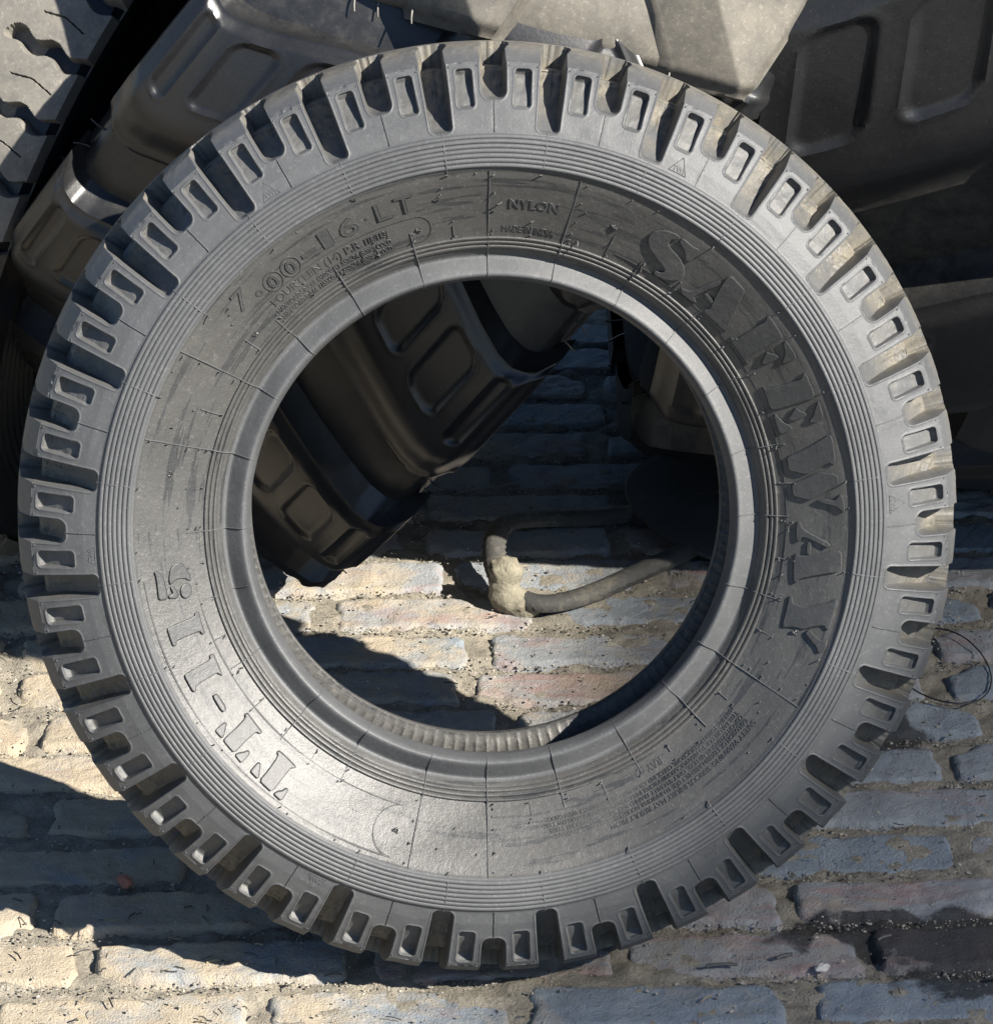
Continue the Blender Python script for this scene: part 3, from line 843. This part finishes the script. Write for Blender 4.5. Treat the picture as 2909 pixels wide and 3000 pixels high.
CAS = tractor_casing()
LUG_R, LUG_L = lug_mesh(1), lug_mesh(-1)
LUG_RT, LUG_LT = lug_mesh(1, True), lug_mesh(-1, True)
HAIR = pin_mesh(0.016, 0.0011, 0.004)

def tractor_tyre(M, mat, phase, label, hairs=True, scale=1.0, tapered=False):
    t = empty("tractor_tyre", M @ Matrix.Scale(scale, 4))
    tag(t, label, "tyre", "old tractor tyres heaped behind")
    cm, lr, ll, hm = CAS.copy(), (LUG_RT if tapered else LUG_R).copy(), (LUG_LT if tapered else LUG_L).copy(), HAIR.copy()
    for q in (cm, lr, ll, hm):
        q.materials.clear(); q.materials.append(mat)
    link("casing", cm, t)
    for k in range(12):
        link("lug", lr, t, None, Matrix.Rotation(R_(phase + 30 * k), 4, 'Z'))
        link("lug", ll, t, None, Matrix.Rotation(R_(phase + 30 * k - 9.8), 4, 'Z'))
        if hairs:
            for sd in (1, -1):
                for q in range(3):
                    a = R_(phase + 30 * k + (0 if sd > 0 else -9.8) + 15 + q * 3.5 + random.uniform(-1, 1))
                    rr = RT - HL - random.uniform(-0.002, 0.02)
                    p = Vector((rr * math.cos(a), rr * math.sin(a), sd * (0.2165 if q else 0.2155)))
                    ax = Vector((math.cos(a) * 0.35, math.sin(a) * 0.35, sd))
                    link("vent_hair", hm, t, None, Matrix.Translation(p) @ ax.to_track_quat('Z', 'Y').to_matrix().to_4x4() @ Matrix.Rotation(random.uniform(0, 6), 4, 'Z'))
    return t

# the big tyre the truck tyre leans against; its local angle 0 looks at the camera along t
ax1 = Vector((0.76, -0.24, -0.60)).normalized()
ref1 = Vector((-0.30113, -0.95358, 0.0))
t1 = tractor_tyre(frame((-0.015, 0.654, 0.525), ax1, ref1), M_T1, 0.0, "dark tractor tyre lying aslant behind the truck tyre, seen through its centre hole")

def put(q_t, axis, radial, off, R=RT - 0.012):
    """centre of a tyre whose shoulder passes through the tyre-frame point q_t"""
    q = TYRE_M @ Vector(q_t)
    a = Vector(axis).normalized()
    x = (Vector(radial) - a * Vector(radial).dot(a)).normalized()
    return q - x * R - a * off, a, x

# dusty sunlit tyre lying on top of the heap
c, a, x = put((0.06, 0.385, -0.075), (-0.24, -0.28, -0.93), (0.05, -1, 0.2), WT)
t2 = tractor_tyre(frame(c, a, x), M_T2, 1.0, "dusty sunlit tractor tyre lying on top of the heap above the truck tyre", True, 1.0, True)
# worn dark tyre at the upper right, larger than the others
t3 = tractor_tyre(frame((0.60, 1.0, 0.76), (0.997, -0.05, -0.05), (0, -1, 0.0)), M_T3, 19.0, "worn dark tractor tyre standing beyond the upper right shoulder of the truck tyre", True, 1.6)

# ------------------------------------------------------------------ truck tyre with a wavy tread at the upper left
def wavy_casing():
    prof = [(0.25, 0.085), (0.248, 0.094), (0.262, 0.100), (0.29, 0.108), (0.33, 0.122)]
    for i in range(15):
        prof.append((0.335 + i * 0.0045, 0.1235 + (0.0016 if i % 2 else 0)))
    prof += [(0.405, 0.1255), (0.43, 0.1235), (0.445, 0.121), (0.452, 0.115), (0.456, 0.0)]
    P = np.array(prof)
    full = np.concatenate([P, (P[:-1] * [1, -1])[::-1]])
    inner = np.array([(0.258, -0.082), (0.33, -0.11), (0.41, -0.11), (0.435, -0.08), (0.435, 0.08), (0.41, 0.11), (0.33, 0.11), (0.258, 0.082)])
    P = np.concatenate([full, inner])
    n = 160
    th = np.linspace(0, 2 * np.pi, n, endpoint=False)
    V = np.stack([P[:, :1] * np.cos(th), P[:, :1] * np.sin(th), np.repeat(P[:, 1:], n, 1)], -1).reshape(-1, 3)
    j = np.arange(n); m = len(P)
    F = np.concatenate([grid_faces(m, n, True), np.stack([(m - 1) * n + j, (m - 1) * n + (j + 1) % n, (j + 1) % n, j], 1)])[:, ::-1]
    return mesh("casing", V, F, 35, {"dust": np.zeros(len(V))})

NB = 46
def wavy_block():
    half = math.pi / NB
    ncol, nrow = 96, 120
    th = np.linspace(-half, half, ncol)
    zz = np.linspace(-0.124, 0.124, nrow)
    Z, T = np.meshgrid(zz, th, indexing='ij')
    x = T * 0.475
    arc = half * 0.475
    R = np.full_like(Z, 0.4755) - 0.012 * (Z / 0.12) ** 4
    dust = np.full_like(Z, 0.55)
    def slot(sgn, depth):
        nonlocal R, dust
        az = np.abs(Z)
        cx = 0.0035 * np.sin((az - 0.03) / 0.052 * 2 * math.pi * 1.5)
        for edge in (-arc, arc):
            sd = np.where(az > 0.052, np.abs(x - edge - cx) - 0.0072, np.hypot(x - edge - cx, az - 0.052) - 0.0072)
            m = (1 - smooth(-0.0010, 0.0010, sd)) * (Z * sgn > 0)
            R = R - m * depth
            dust = np.maximum(dust * (1 - m), m * 0.25)
    slot(1, 0.020)
    slot(-1, 0.020)
    # fine sipes
    for (z0, z1, k_) in ((0.066, 0.108, 0.010), (0.020, 0.045, -0.008)):
        az = np.abs(Z)
        cx = k_ * np.abs((az - z0) / (z1 - z0) - 0.5) - 0.003
        m = (np.abs(x - cx) < 0.0006) & (az > z0) & (az < z1)
        R = np.where(m, R - 0.004, R)
    R = np.where(np.abs(Z) > 0.1235, 0.445, R)
    V = np.stack([R * np.cos(T), R * np.sin(T), Z], -1).reshape(-1, 3)
    return mesh("tread_block", V, grid_faces(nrow, ncol), 35, {"dust": dust.reshape(-1)})
q4 = TYRE_M @ Vector((-0.342, 0.392, -0.30))
a4 = Vector((0.83, -0.45, -0.30)).normalized()
x4 = Vector((-0.12, -0.80, 0.55)); x4 = (x4 - a4 * x4.dot(a4)).normalized()
c4 = q4 - x4 * 0.463 - a4 * 0.124
t4 = empty("wavy_tread_tyre", frame(c4, a4, x4))
tag(t4, "dusty truck tyre with wavy slotted tread at the upper left of the heap", "tyre")
link("casing", wavy_casing(), t4, M_T1)
wb = wavy_block(); wb.materials.append(M_T4)
for k in range(NB):
    link("tread_block", wb, t4, None, Matrix.Rotation(2 * math.pi * k / NB, 4, 'Z'))

# ------------------------------------------------------------------ brick pavement
def stain_mask(k, co):
    """two dark oily patches with ragged edges"""
    sep = k.n("ShaderNodeSeparateXYZ")
    dn = k.n("ShaderNodeTexNoise"); dn.inputs["Scale"].default_value = 16.0; dn.inputs["Detail"].default_value = 6
    k.l(co, dn.inputs["Vector"])
    vm = k.n("ShaderNodeVectorMath", operation='MULTIPLY_ADD')
    k.l(dn.outputs["Color"], vm.inputs[0]); vm.inputs[1].default_value = (0.13, 0.13, 0.0)
    off = k.n("ShaderNodeVectorMath", operation='ADD'); k.l(co, off.inputs[0]); off.inputs[1].default_value = (-0.065, -0.065, 0)
    k.l(off.outputs[0], vm.inputs[2])
    k.l(vm.outputs[0], sep.inputs[0])
    tot = None
    for (cx, cy, rx, ry) in ((0.395, 0.262, 0.062, 0.045), (0.365, -0.085, 0.105, 0.032), (0.435, -0.145, 0.075, 0.045)):
        a = k.math('MULTIPLY', k.math('SUBTRACT', sep.outputs[0], cx), 1 / rx)
        b = k.math('MULTIPLY', k.math('SUBTRACT', sep.outputs[1], cy), 1 / ry)
        d = k.math('ADD', k.math('MULTIPLY', a, a), k.math('MULTIPLY', b, b))
        m = k.math('SUBTRACT', 1.25, d, clamp=True)
        tot = m if tot is None else k.math('MAXIMUM', tot, m)
    return k.math('MULTIPLY', k.ramp(tot, 0.0, 0.35), 0.9)

def ground_mat(name, is_brick):
    k = NT(name)
    co = k.pos()
    n1 = k.noise(co, 9.0, 8, 0.62, 0.4)
    n2 = k.noise(co, 60.0, 7, 0.7)
    n3 = k.noise(co, 420.0, 3, 0.7)
    ns = k.noise(co, 14.0, 7, 0.7, 0.8, (0.55, 2.2, 1.0))
    if is_brick:
        oi = k.n("ShaderNodeObjectInfo").outputs["Random"]
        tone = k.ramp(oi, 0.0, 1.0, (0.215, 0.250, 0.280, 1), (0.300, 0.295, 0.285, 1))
        rf = k.math('ADD', ns, k.math('MULTIPLY', k.math('SUBTRACT', oi, 0.5), 0.20))
        c = k.mix(k.math('MULTIPLY', k.ramp(rf, 0.53, 0.68), 0.6), tone, (0.31, 0.160, 0.130))
        c = k.mix(k.math('MULTIPLY', k.ramp(k.noise(co, 22.0, 6, 0.7), 0.55, 0.78), 0.5), c, (0.15, 0.148, 0.147))
        c = k.mix(k.math('MULTIPLY', k.ramp(n2, 0.5, 0.8), 0.45), c, (0.36, 0.36, 0.34))
        # sand tint, ramped leftward to paint sunlit warmth against bluer shade
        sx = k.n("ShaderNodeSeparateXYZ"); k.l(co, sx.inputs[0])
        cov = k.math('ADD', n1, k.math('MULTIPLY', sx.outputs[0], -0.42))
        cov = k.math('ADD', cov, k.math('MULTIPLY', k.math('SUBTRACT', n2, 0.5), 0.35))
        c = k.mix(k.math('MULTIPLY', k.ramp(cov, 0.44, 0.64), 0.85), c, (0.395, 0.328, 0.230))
    else:
        c = k.mix(k.ramp(n2, 0.35, 0.7), (0.19, 0.175, 0.142), (0.36, 0.322, 0.255))
        c = k.mix(k.ramp(n3, 0.55, 0.72), c, (0.14, 0.125, 0.105))
    c = k.mix(k.math('MULTIPLY', k.ramp(n3, 0.58, 0.8), 0.35), c, (0.46, 0.42, 0.36))
    c = k.mix(stain_mask(k, co), c, (0.035, 0.035, 0.036))
    k.l(c, k.b.inputs["Base Color"])
    k.b.inputs["Roughness"].default_value = 0.88
    k.b.inputs["Specular IOR Level"].default_value = 0.25
    bb = k.bump(n2, 0.65, 0.006 if is_brick else 0.008)
    bb = k.bump(n3, 0.8, 0.0026, bb)
    bb = k.bump(ns, 0.12, 0.005, bb)
    k.l(bb, k.b.inputs["Normal"])
    return k.m

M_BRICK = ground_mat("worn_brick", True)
M_SAND = ground_mat("joint_sand", False)

def brick_mesh(seed, Lx, Ly):
    g = np.random.default_rng(seed)
    nx, ny = 64, 24
    x = np.linspace(-1, 1, nx); y = np.linspace(-1, 1, ny)
    X, Y = np.meshgrid(x, y, indexing='ij')
    px, py = X * Lx / 2, Y * Ly / 2
    P = np.stack([px, py, np.zeros_like(px)], -1).reshape(-1, 3)
    # ragged outline
    e = np.maximum(np.abs(X), np.abs(Y)).reshape(-1)
    o1 = vnoise(P * 55 + seed, seed, 3); o2 = vnoise(P * 55 - seed, seed + 1, 3)
    P[:, 0] += 0.0016 * o1 * e ** 3
    P[:, 1] += 0.0013 * o2 * e ** 3
    sd = rbox(px, py, Lx / 2, Ly / 2, 0.012).reshape(-1)
    sd = sd + 0.0015 * vnoise(P * 120, seed + 5, 2)
    h = -0.014 * np.clip(1 + sd / 0.008, 0, 1) ** 2.2
    h += 0.0009 * vnoise(P * 26, seed + 2, 3) + 0.0006 * vnoise(P * 120, seed + 3, 3) + 0.0007 * np.clip(vnoise(P * 330, seed + 6, 2), -1.5, 0.3) * (0.4 + smooth(-0.016, -0.002, sd))
    # a chipped corner or worn hollow
    cx, cy = g.choice([-1, 1]) * Lx / 2, g.choice([-1, 1]) * Ly / 2
    dd = np.hypot(P[:, 0] - cx, (P[:, 1] - cy) * 1.5)
    h -= 0.012 * (1 - smooth(0.006, 0.030 + 0.02 * g.random(), dd + 0.004 * vnoise(P * 80, seed + 9, 2)))
    P[:, 2] = h
    V = P
    F = grid_faces(nx, ny)
    ed = [(i, 0) for i in range(nx)] + [(nx - 1, j) for j in range(1, ny)] + [(i, ny - 1) for i in range(nx - 2, -1, -1)] + [(0, j) for j in range(ny - 2, 0, -1)]
    ei = np.array([i * ny + j for i, j in ed])
    low = V[ei].copy(); low[:, 2] = -0.05
    n0 = len(V)
    m = len(ed)
    sk = np.array([(n0 + q, n0 + (q + 1) % m, ei[(q + 1) % m], ei[q]) for q in range(m)])
    V = np.concatenate([V, low])
    return mesh("brick", V, np.concatenate([F, sk]), 50)

def ground_sheet():
    # fine grid under the scene, coarse apron out to the far edge
    xs = np.concatenate([[-30, -8, -3, -1.4], np.linspace(-0.85, 0.95, 260), [1.5, 3, 8, 30]])
    ys = np.concatenate([[-30, -8, -2.5, -0.9], np.linspace(-0.40, 1.5, 270), [2.2, 4, 9, 30]])
    Y, X = np.meshgrid(ys, xs, indexing='ij')
    P = np.stack([X, Y, np.zeros_like(X)], -1).reshape(-1, 3)
    z = -0.0062 + 0.0020 * vnoise(P * 26, 3, 3) + 0.0016 * vnoise(P * 110, 5, 3) + rng.normal(0, 0.0006, len(P))
    far = np.maximum(np.abs(P[:, 0]) - 1.0, np.abs(P[:, 1] - 0.5) - 1.1)
    P[:, 2] = np.where(far > 0, -0.012, z)
    return mesh("ground", P, grid_faces(len(ys), len(xs)), None)

ground = link("ground", ground_sheet(), None, M_SAND)
tag(ground, kind="structure")
pav = empty("brick_pavement", Matrix.Identity(4))
tag(pav, kind="structure")
BR = [brick_mesh(40 + i, random.uniform(0.205, 0.228), random.uniform(0.064, 0.071)) for i in range(14)]
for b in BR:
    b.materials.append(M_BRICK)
row = 0
y = -0.335
while y < 1.28:
    x = -0.78 - random.uniform(0, 0.23)
    span = 0.85 if y < 0.9 else 0.95
    while x < span:
        me = random.choice(BR)
        L = me.dimensions.x if hasattr(me, "dimensions") else max(v.co.x for v in me.vertices) * 2
        gap = random.uniform(0.006, 0.018)
        if random.random() > 0.05:
            mt = Matrix.Translation((x + L / 2, y + random.uniform(-0.003, 0.003), random.uniform(-0.004, 0.0015))) @ Matrix.Rotation(random.uniform(-0.018, 0.018) + (math.pi if random.random() < 0.5 else 0), 4, 'Z') @ Matrix.Rotation(random.uniform(-0.02, 0.02), 4, 'X')
            link("brick", me, pav, None, mt)
        x += L + gap
    y += 0.0775
    row += 1

# loose grit lying in the joints and on the bricks
def grit():
    base = []
    ph = (1 + 5 ** 0.5) / 2
    ico = np.array([(-1, ph, 0), (1, ph, 0), (-1, -ph, 0), (1, -ph, 0), (0, -1, ph), (0, 1, ph), (0, -1, -ph), (0, 1, -ph), (ph, 0, -1), (ph, 0, 1), (-ph, 0, -1), (-ph, 0, 1)]) / 1.9
    tri = np.array([(0, 11, 5), (0, 5, 1), (0, 1, 7), (0, 7, 10), (0, 10, 11), (1, 5, 9), (5, 11, 4), (11, 10, 2), (10, 7, 6), (7, 1, 8), (3, 9, 4), (3, 4, 2), (3, 2, 6), (3, 6, 8), (3, 8, 9), (4, 9, 5), (2, 4, 11), (6, 2, 10), (8, 6, 7), (9, 8, 1)])
    g = np.random.default_rng(12)
    n = 30000
    px = g.uniform(-0.75, 0.85, n); py = g.uniform(-0.36, 1.1, n)
    # three grains in four gather in the joints between the courses
    j = g.random(n) < 0.72
    rowf = np.round((py + 0.335) / 0.0775 - 0.5) + 0.5
    py = np.where(j, -0.335 + rowf * 0.0775 + g.normal(0, 0.0055, n), py)
    sz = 0.0006 + 0.0011 * g.random(n) ** 3 + np.where(g.random(n) < 0.003, 0.0008, 0)
    V = (ico[None] * (1 + 0.25 * g.normal(size=(n, 12, 1))) * sz[:, None, None] * np.array([1.1, 1, 0.7]))
    ca, sa = np.cos(g.uniform(0, 6.28, n)), np.sin(g.uniform(0, 6.28, n))
    z = np.where(j, -0.0046, 0.0003) + sz * 0.2
    V = V + np.stack([px, py, z], 1)[:, None, :]
    F = (tri[None] + (np.arange(n) * 12)[:, None, None]).reshape(-1, 3)
    me = mesh("grit", V.reshape(-1, 3), F, 20)
    return me
kq = NT("grit_stone")
gi = kq.noise(kq.pos(), 150.0, 1)
kq.l(kq.mix(kq.ramp(gi, 0.40, 0.62), (0.11, 0.10, 0.085), (0.38, 0.35, 0.295)), kq.b.inputs["Base Color"])
kq.b.inputs["Roughness"].default_value = 0.8
gr = link("grit", grit(), None, kq.m)
tag(gr, "fine sandy grit lying between the bricks", "grit", kind="stuff")

# ------------------------------------------------------------------ small things on the bricks
def pebble(name, label, loc, size, col, seed):
    bm = bmesh.new()
    bmesh.ops.create_icosphere(bm, subdivisions=3, radius=1)
    g = np.random.default_rng(seed)
    P = np.array([v.co for v in bm.verts])
    d = 1 + 0.16 * vnoise(P * 2.0, seed, 2)
    for v, q, s in zip(bm.verts, P, d):
        v.co = Vector(q * s) * 1.0
        v.co.x *= size[0]; v.co.y *= size[1]; v.co.z *= size[2]
    me = bpy.data.meshes.new(name); bm.to_mesh(me); bm.free()
    me.shade_smooth(); me.set_sharp_from_angle(angle=R_(25))
    k = NT(name + "_stone")
    k.l(k.mix(k.ramp(k.noise(k.pos(), 200, 4), 0.4, 0.7), tuple(c * 0.8 for c in col), col), k.b.inputs["Base Color"])
    k.b.inputs["Roughness"].default_value = 0.8
    o = link(name, me, None, k.m, Matrix.Translation(loc) @ Matrix.Rotation(g.uniform(0, 6), 4, 'Z'))
    tag(o, label, "stone")
    return o

def sweep(pts, section, name, mat, closed_sec=False, attrs=None, sharp=50, up=Vector((0, 0, 1)), twist=None):
    """sweep a 2D section (list of (side, up)) along 3D points (Catmull-Rom)"""
    P = [Vector(p) for p in pts]
    C = []
    for i in range(len(P) - 1):
        p0, p1, p2, p3 = P[max(i - 1, 0)], P[i], P[i + 1], P[min(i + 2, len(P) - 1)]
        for s in range(12):
            t = s / 12
            C.append(0.5 * ((2 * p1) + (p2 - p0) * t + (2 * p0 - 5 * p1 + 4 * p2 - p3) * t * t + (3 * p1 - p0 - 3 * p2 + p3) * t ** 3))
    C.append(P[-1])
    V, F = [], []
    m = len(section(0)) if callable(section) else len(section)
    for i, c in enumerate(C):
        tg = (C[min(i + 1, len(C) - 1)] - C[max(i - 1, 0)]).normalized()
        sd = tg.cross(up).normalized()
        uu = sd.cross(tg)
        tw = twist(i / (len(C) - 1)) if twist else 0.0
        for a, b in section(i) if callable(section) else section:
            ca, sa = math.cos(tw), math.sin(tw)
            V.append(c + sd * (a * ca - b * sa) + uu * (a * sa + b * ca))
    for i in range(len(C) - 1):
        for j in range(m if closed_sec else m - 1):
            F.append((i * m + j, i * m + (j + 1) % m, (i + 1) * m + (j + 1) % m, (i + 1) * m + j))
    if closed_sec:
        F.append(tuple(range(m))); F.append(tuple((len(C) - 1) * m + q for q in range(m))[::-1])
    return mesh(name, [tuple(v) for v in V], F, sharp)

M_STRIP = rubber("perished_rubber", (0.03, 0.03, 0.03), (0.07, 0.068, 0.06), (0.26, 0.225, 0.16), 0.50, 0.80, rough=(0.6, 0.85), scale=14.0, seed=2.2, grain=0.5)
def strip_section(i):
    h = 0.0022 if (i % 2) else 0.0
    w = 0.0112
    return [(-w, 0.001), (-w - h, 0.008), (-w * 0.72, 0.0120), (-w * 0.25, 0.0140 + h * 0.4), (w * 0.25, 0.0140 + h * 0.4), (w * 0.72, 0.0120), (w + h, 0.007), (w, 0.001), (w * 0.7, 0.004), (w * 0.3, 0.008), (-w * 0.3, 0.008), (-w * 0.7, 0.004)]
strip = empty("bicycle_tyre_scrap", Matrix.Identity(4))
tag(strip, "cut loop of old bicycle tyre lying on the bricks behind the centre hole", "tyre scrap")
strip_pts = [(0.40, 0.80, 0.004), (0.27, 0.735, 0.004), (0.17, 0.70, 0.006), (0.085, 0.668, 0.020), (0.050, 0.618, 0.036), (0.042, 0.572, 0.022), (0.055, 0.535, 0.008), (0.088, 0.512, 0.003), (0.135, 0.528, 0.003), (0.20, 0.580, 0.003), (0.29, 0.655, 0.003), (0.42, 0.74, 0.003)]
link("tread_strip", sweep(strip_pts, strip_section, "tread_strip", None, True), strip, M_STRIP)
# lumpy clod of dried mud standing at its bend
mb = bpy.data.metaballs.new("clod_shape")
mb.resolution = 0.003
for (x, y, z, r) in ((0.060, 0.522, 0.006, 0.017), (0.049, 0.524, 0.010, 0.014), (0.047, 0.527, 0.022, 0.012), (0.050, 0.529, 0.036, 0.016), (0.057, 0.530, 0.038, 0.012), (0.043, 0.530, 0.040, 0.009), (0.075, 0.518, 0.002, 0.014)):
    e_ = mb.elements.new(); e_.co = (x, y, z); e_.radius = r * 1.7
mo = bpy.data.objects.new("clod_shape", mb); COL.objects.link(mo)
dg = bpy.context.evaluated_depsgraph_get()
cme = bpy.data.meshes.new_from_object(mo.evaluated_get(dg))
bpy.data.objects.remove(mo)
cc_ = np.empty(len(cme.vertices) * 3, np.float32); cme.vertices.foreach_get("co", cc_)
cc_ = cc_.reshape(-1, 3).astype(float)
ce = cc_.mean(0)
cc_ += (cc_ - ce) * (0.06 * vnoise(cc_ * 260, 4, 3))[:, None]
cme.vertices.foreach_set("co", cc_.astype(np.float32).reshape(-1)); cme.update(); cme.shade_smooth()
kc = NT("dried_mud")
kc.l(kc.mix(kc.ramp(kc.noise(kc.pos(), 120, 5), 0.35, 0.7), (0.15, 0.136, 0.10), (0.25, 0.228, 0.17)), kc.b.inputs["Base Color"])
kc.b.inputs["Roughness"].default_value = 0.95
kc.l(kc.bump(kc.noise(kc.pos(), 300, 5), 0.6, 0.003), kc.b.inputs["Normal"])
cl = link("mud_clod", cme, None, kc.m)
tag(cl, "lumpy dried mud clod standing in the sun by the tyre scrap", "clod")

# thin rubber flap lying flat
def flap():
    V, F = [], []
    n, rings = 72, [(0.0, 0.010), (0.10, 0.011), (0.155, 0.010), (0.166, 0.0075), (0.168, 0.004), (0.160, 0.0015)]
    for r, h in rings:
        for i in range(n):
            a = 2 * math.pi * i / n
            rr = r * (1 + 0.02 * math.sin(3 * a))
            V.append((rr * math.cos(a), rr * math.sin(a) * 0.95, h + 0.003 * math.sin(2 * a + 1) * (r / 0.16)))
    for i in range(len(rings) - 1):
        for j in range(n):
            F.append((i * n + j, (i + 1) * n + j, (i + 1) * n + (j + 1) % n, i * n + (j + 1) % n))
    return mesh("rubber_flap", V, F, 40)
M_FLAP = rubber("flap_rubber", (0.05, 0.05, 0.05), (0.09, 0.09, 0.085), (0.2, 0.19, 0.16), 0.55, 0.85, rough=(0.75, 0.95), scale=14.0, seed=4.4, spec=0.2)
fl = link("rubber_flap", flap(), None, M_FLAP, Matrix.Translation((0.365, 0.735, 0.004)) @ Matrix.Rotation(0.03, 4, 'Y'))
tag(fl, "dark round rubber flap lying flat on the shaded bricks", "flap")

pebble("pale_stone", "small white stone on the grit at the lower right corner", (0.293, -0.135, 0.002), (0.0075, 0.0042, 0.0035), (0.50, 0.48, 0.44), 3)
pebble("red_brick_chip", "small red brick chip in the shaded joint beside the tyre", (-0.325, 0.018, 0.001), (0.010, 0.006, 0.004), (0.42, 0.17, 0.11), 9)

# wire ring and clipped rubber hairs
def wire_ring():
    pts = []
    for i in range(15):
        a = 2 * math.pi * i / 14
        pts.append((0.490 + 0.048 * math.cos(a + 0.4), 0.375 + 0.075 * math.sin(a + 0.4), 0.006 + 0.003 * math.sin(2 * a)))
    r = 0.0008
    return sweep(pts, [(r * math.cos(q), r * math.sin(q)) for q in np.linspace(0, 2 * math.pi, 7)[:-1]], "wire_ring", None, True)
wr = link("wire_ring", wire_ring(), None, M_T1)
tag(wr, "thin black wire ring lying on the bricks at the right edge", "wire")
M_HAIR = rubber("clipped_hair", (0.05, 0.05, 0.05), (0.12, 0.12, 0.115), (0.3, 0.28, 0.24), 0.6, 0.9, seed=1.2)
for i, (x, yv, a, L, lab) in enumerate(((0.262, -0.118, 0.35, 0.016, "short grey clipped rubber hair beside the small white stone"), (0.355, -0.092, 0.5, 0.015, "grey clipped rubber hair on the edge of the dark stain"), (0.455, -0.155, -0.1, 0.024, "pale clipped rubber hair lying on the dark stain at the right edge"), (0.205, -0.130, 0.05, 0.028, "dark clipped rubber hair lying in the joint below the tyre"))):
    r = 0.0016
    me = sweep([(-L / 2, 0, 0), (0, 0.0006, 0.0006), (L / 2, 0, 0)], [(r * math.cos(q), r * math.sin(q)) for q in np.linspace(0, 2 * math.pi, 7)[:-1]], "rubber_hair", None, True)
    o = link("rubber_hair", me, None, M_HAIR, Matrix.Translation((x, yv, 0.0025)) @ Matrix.Rotation(a, 4, 'Z'))
    tag(o, lab, "rubber scrap", "clipped rubber hairs on the ground")

# short clippings and straw scattered over the sand
def clippings():
    g_ = np.random.default_rng(31)
    V, F = [], []
    for q in range(150):
        x0, y0 = g_.uniform(-0.5, 0.55), g_.uniform(-0.24, 0.62)
        if q < 60:
            x0, y0 = g_.uniform(-0.46, -0.15), g_.uniform(-0.22, 0.02)
        L, r, a0, cv = g_.uniform(0.004, 0.017), g_.uniform(0.0003, 0.0008), g_.uniform(0, 6.28), g_.normal(0, 0.5)
        n0 = len(V)
        x, y_, a_ = x0, y0, a0
        for i in range(5):
            nx_, ny_ = -math.sin(a_), math.cos(a_)
            z = 0.0012 + 0.0015 * math.sin(i * 0.8) * g_.random()
            V += [(x - nx_ * r, y_ - ny_ * r, z), (x, y_, z + r * 1.6), (x + nx_ * r, y_ + ny_ * r, z), (x, y_, z - r)]
            x += math.cos(a_) * L / 4; y_ += math.sin(a_) * L / 4; a_ += cv / 4
        for i in range(4):
            for j in range(4):
                F.append((n0 + i * 4 + j, n0 + i * 4 + (j + 1) % 4, n0 + i * 4 + 4 + (j + 1) % 4, n0 + i * 4 + 4 + j))
    return mesh("clippings", V, F, 60)
kl = NT("clipping_mix")
kl.l(kl.mix(kl.ramp(kl.noise(kl.pos(), 30.0, 1), 0.50, 0.56), (0.03, 0.03, 0.03), (0.22, 0.18, 0.11)), kl.b.inputs["Base Color"])
kl.b.inputs["Roughness"].default_value = 0.8
cp = link("clippings_litter", clippings(), None, kl.m)
tag(cp, "short black rubber clippings and straw scattered over the bricks", "litter", kind="stuff")

# ------------------------------------------------------------------ unseen slatted screen added towards the sun so its gaps half-shade the lower right
e1 = SV.cross(Vector((0, 0, 1))).normalized()
e2 = e1.cross(SV).normalized()
DIST = 13.0
edge_dir = (e1 - 0.30 * e2).normalized()
down_dir = SV.cross(edge_dir).normalized()
if down_dir.z > 0:
    down_dir = -down_dir
blocker_o = e2 * -0.012 + SV * DIST
kb = NT("blocker_wood")
kb.l(kb.mix(kb.ramp(kb.noise(kb.pos(), 6, 6), 0.4, 0.7), (0.22, 0.17, 0.10), (0.34, 0.28, 0.18)), kb.b.inputs["Base Color"])
kb.b.inputs["Roughness"].default_value = 0.8
nz_ = edge_dir.cross(down_dir)
BLOCKER_M = Matrix(((edge_dir.x, down_dir.x, nz_.x, blocker_o.x), (edge_dir.y, down_dir.y, nz_.y, blocker_o.y), (edge_dir.z, down_dir.z, nz_.z, blocker_o.z), (0, 0, 0, 1)))
aw = empty("sun_blocker", BLOCKER_M)
tag(aw, "unseen slatted screen added to half-shade the lower right", "awning")
bm = bmesh.new(); bmesh.ops.create_cube(bm, size=1.0)
for v in bm.verts:
    v.co.x *= 7.0; v.co.y *= 0.0425; v.co.z *= 0.008
slat = bpy.data.meshes.new("slat"); bm.to_mesh(slat); bm.free()
slat.materials.append(kb.m)
for i in range(44):
    link("blocker_slat", slat, aw, None, Matrix.Translation((0, 0.021 + i * 0.050, 0)))
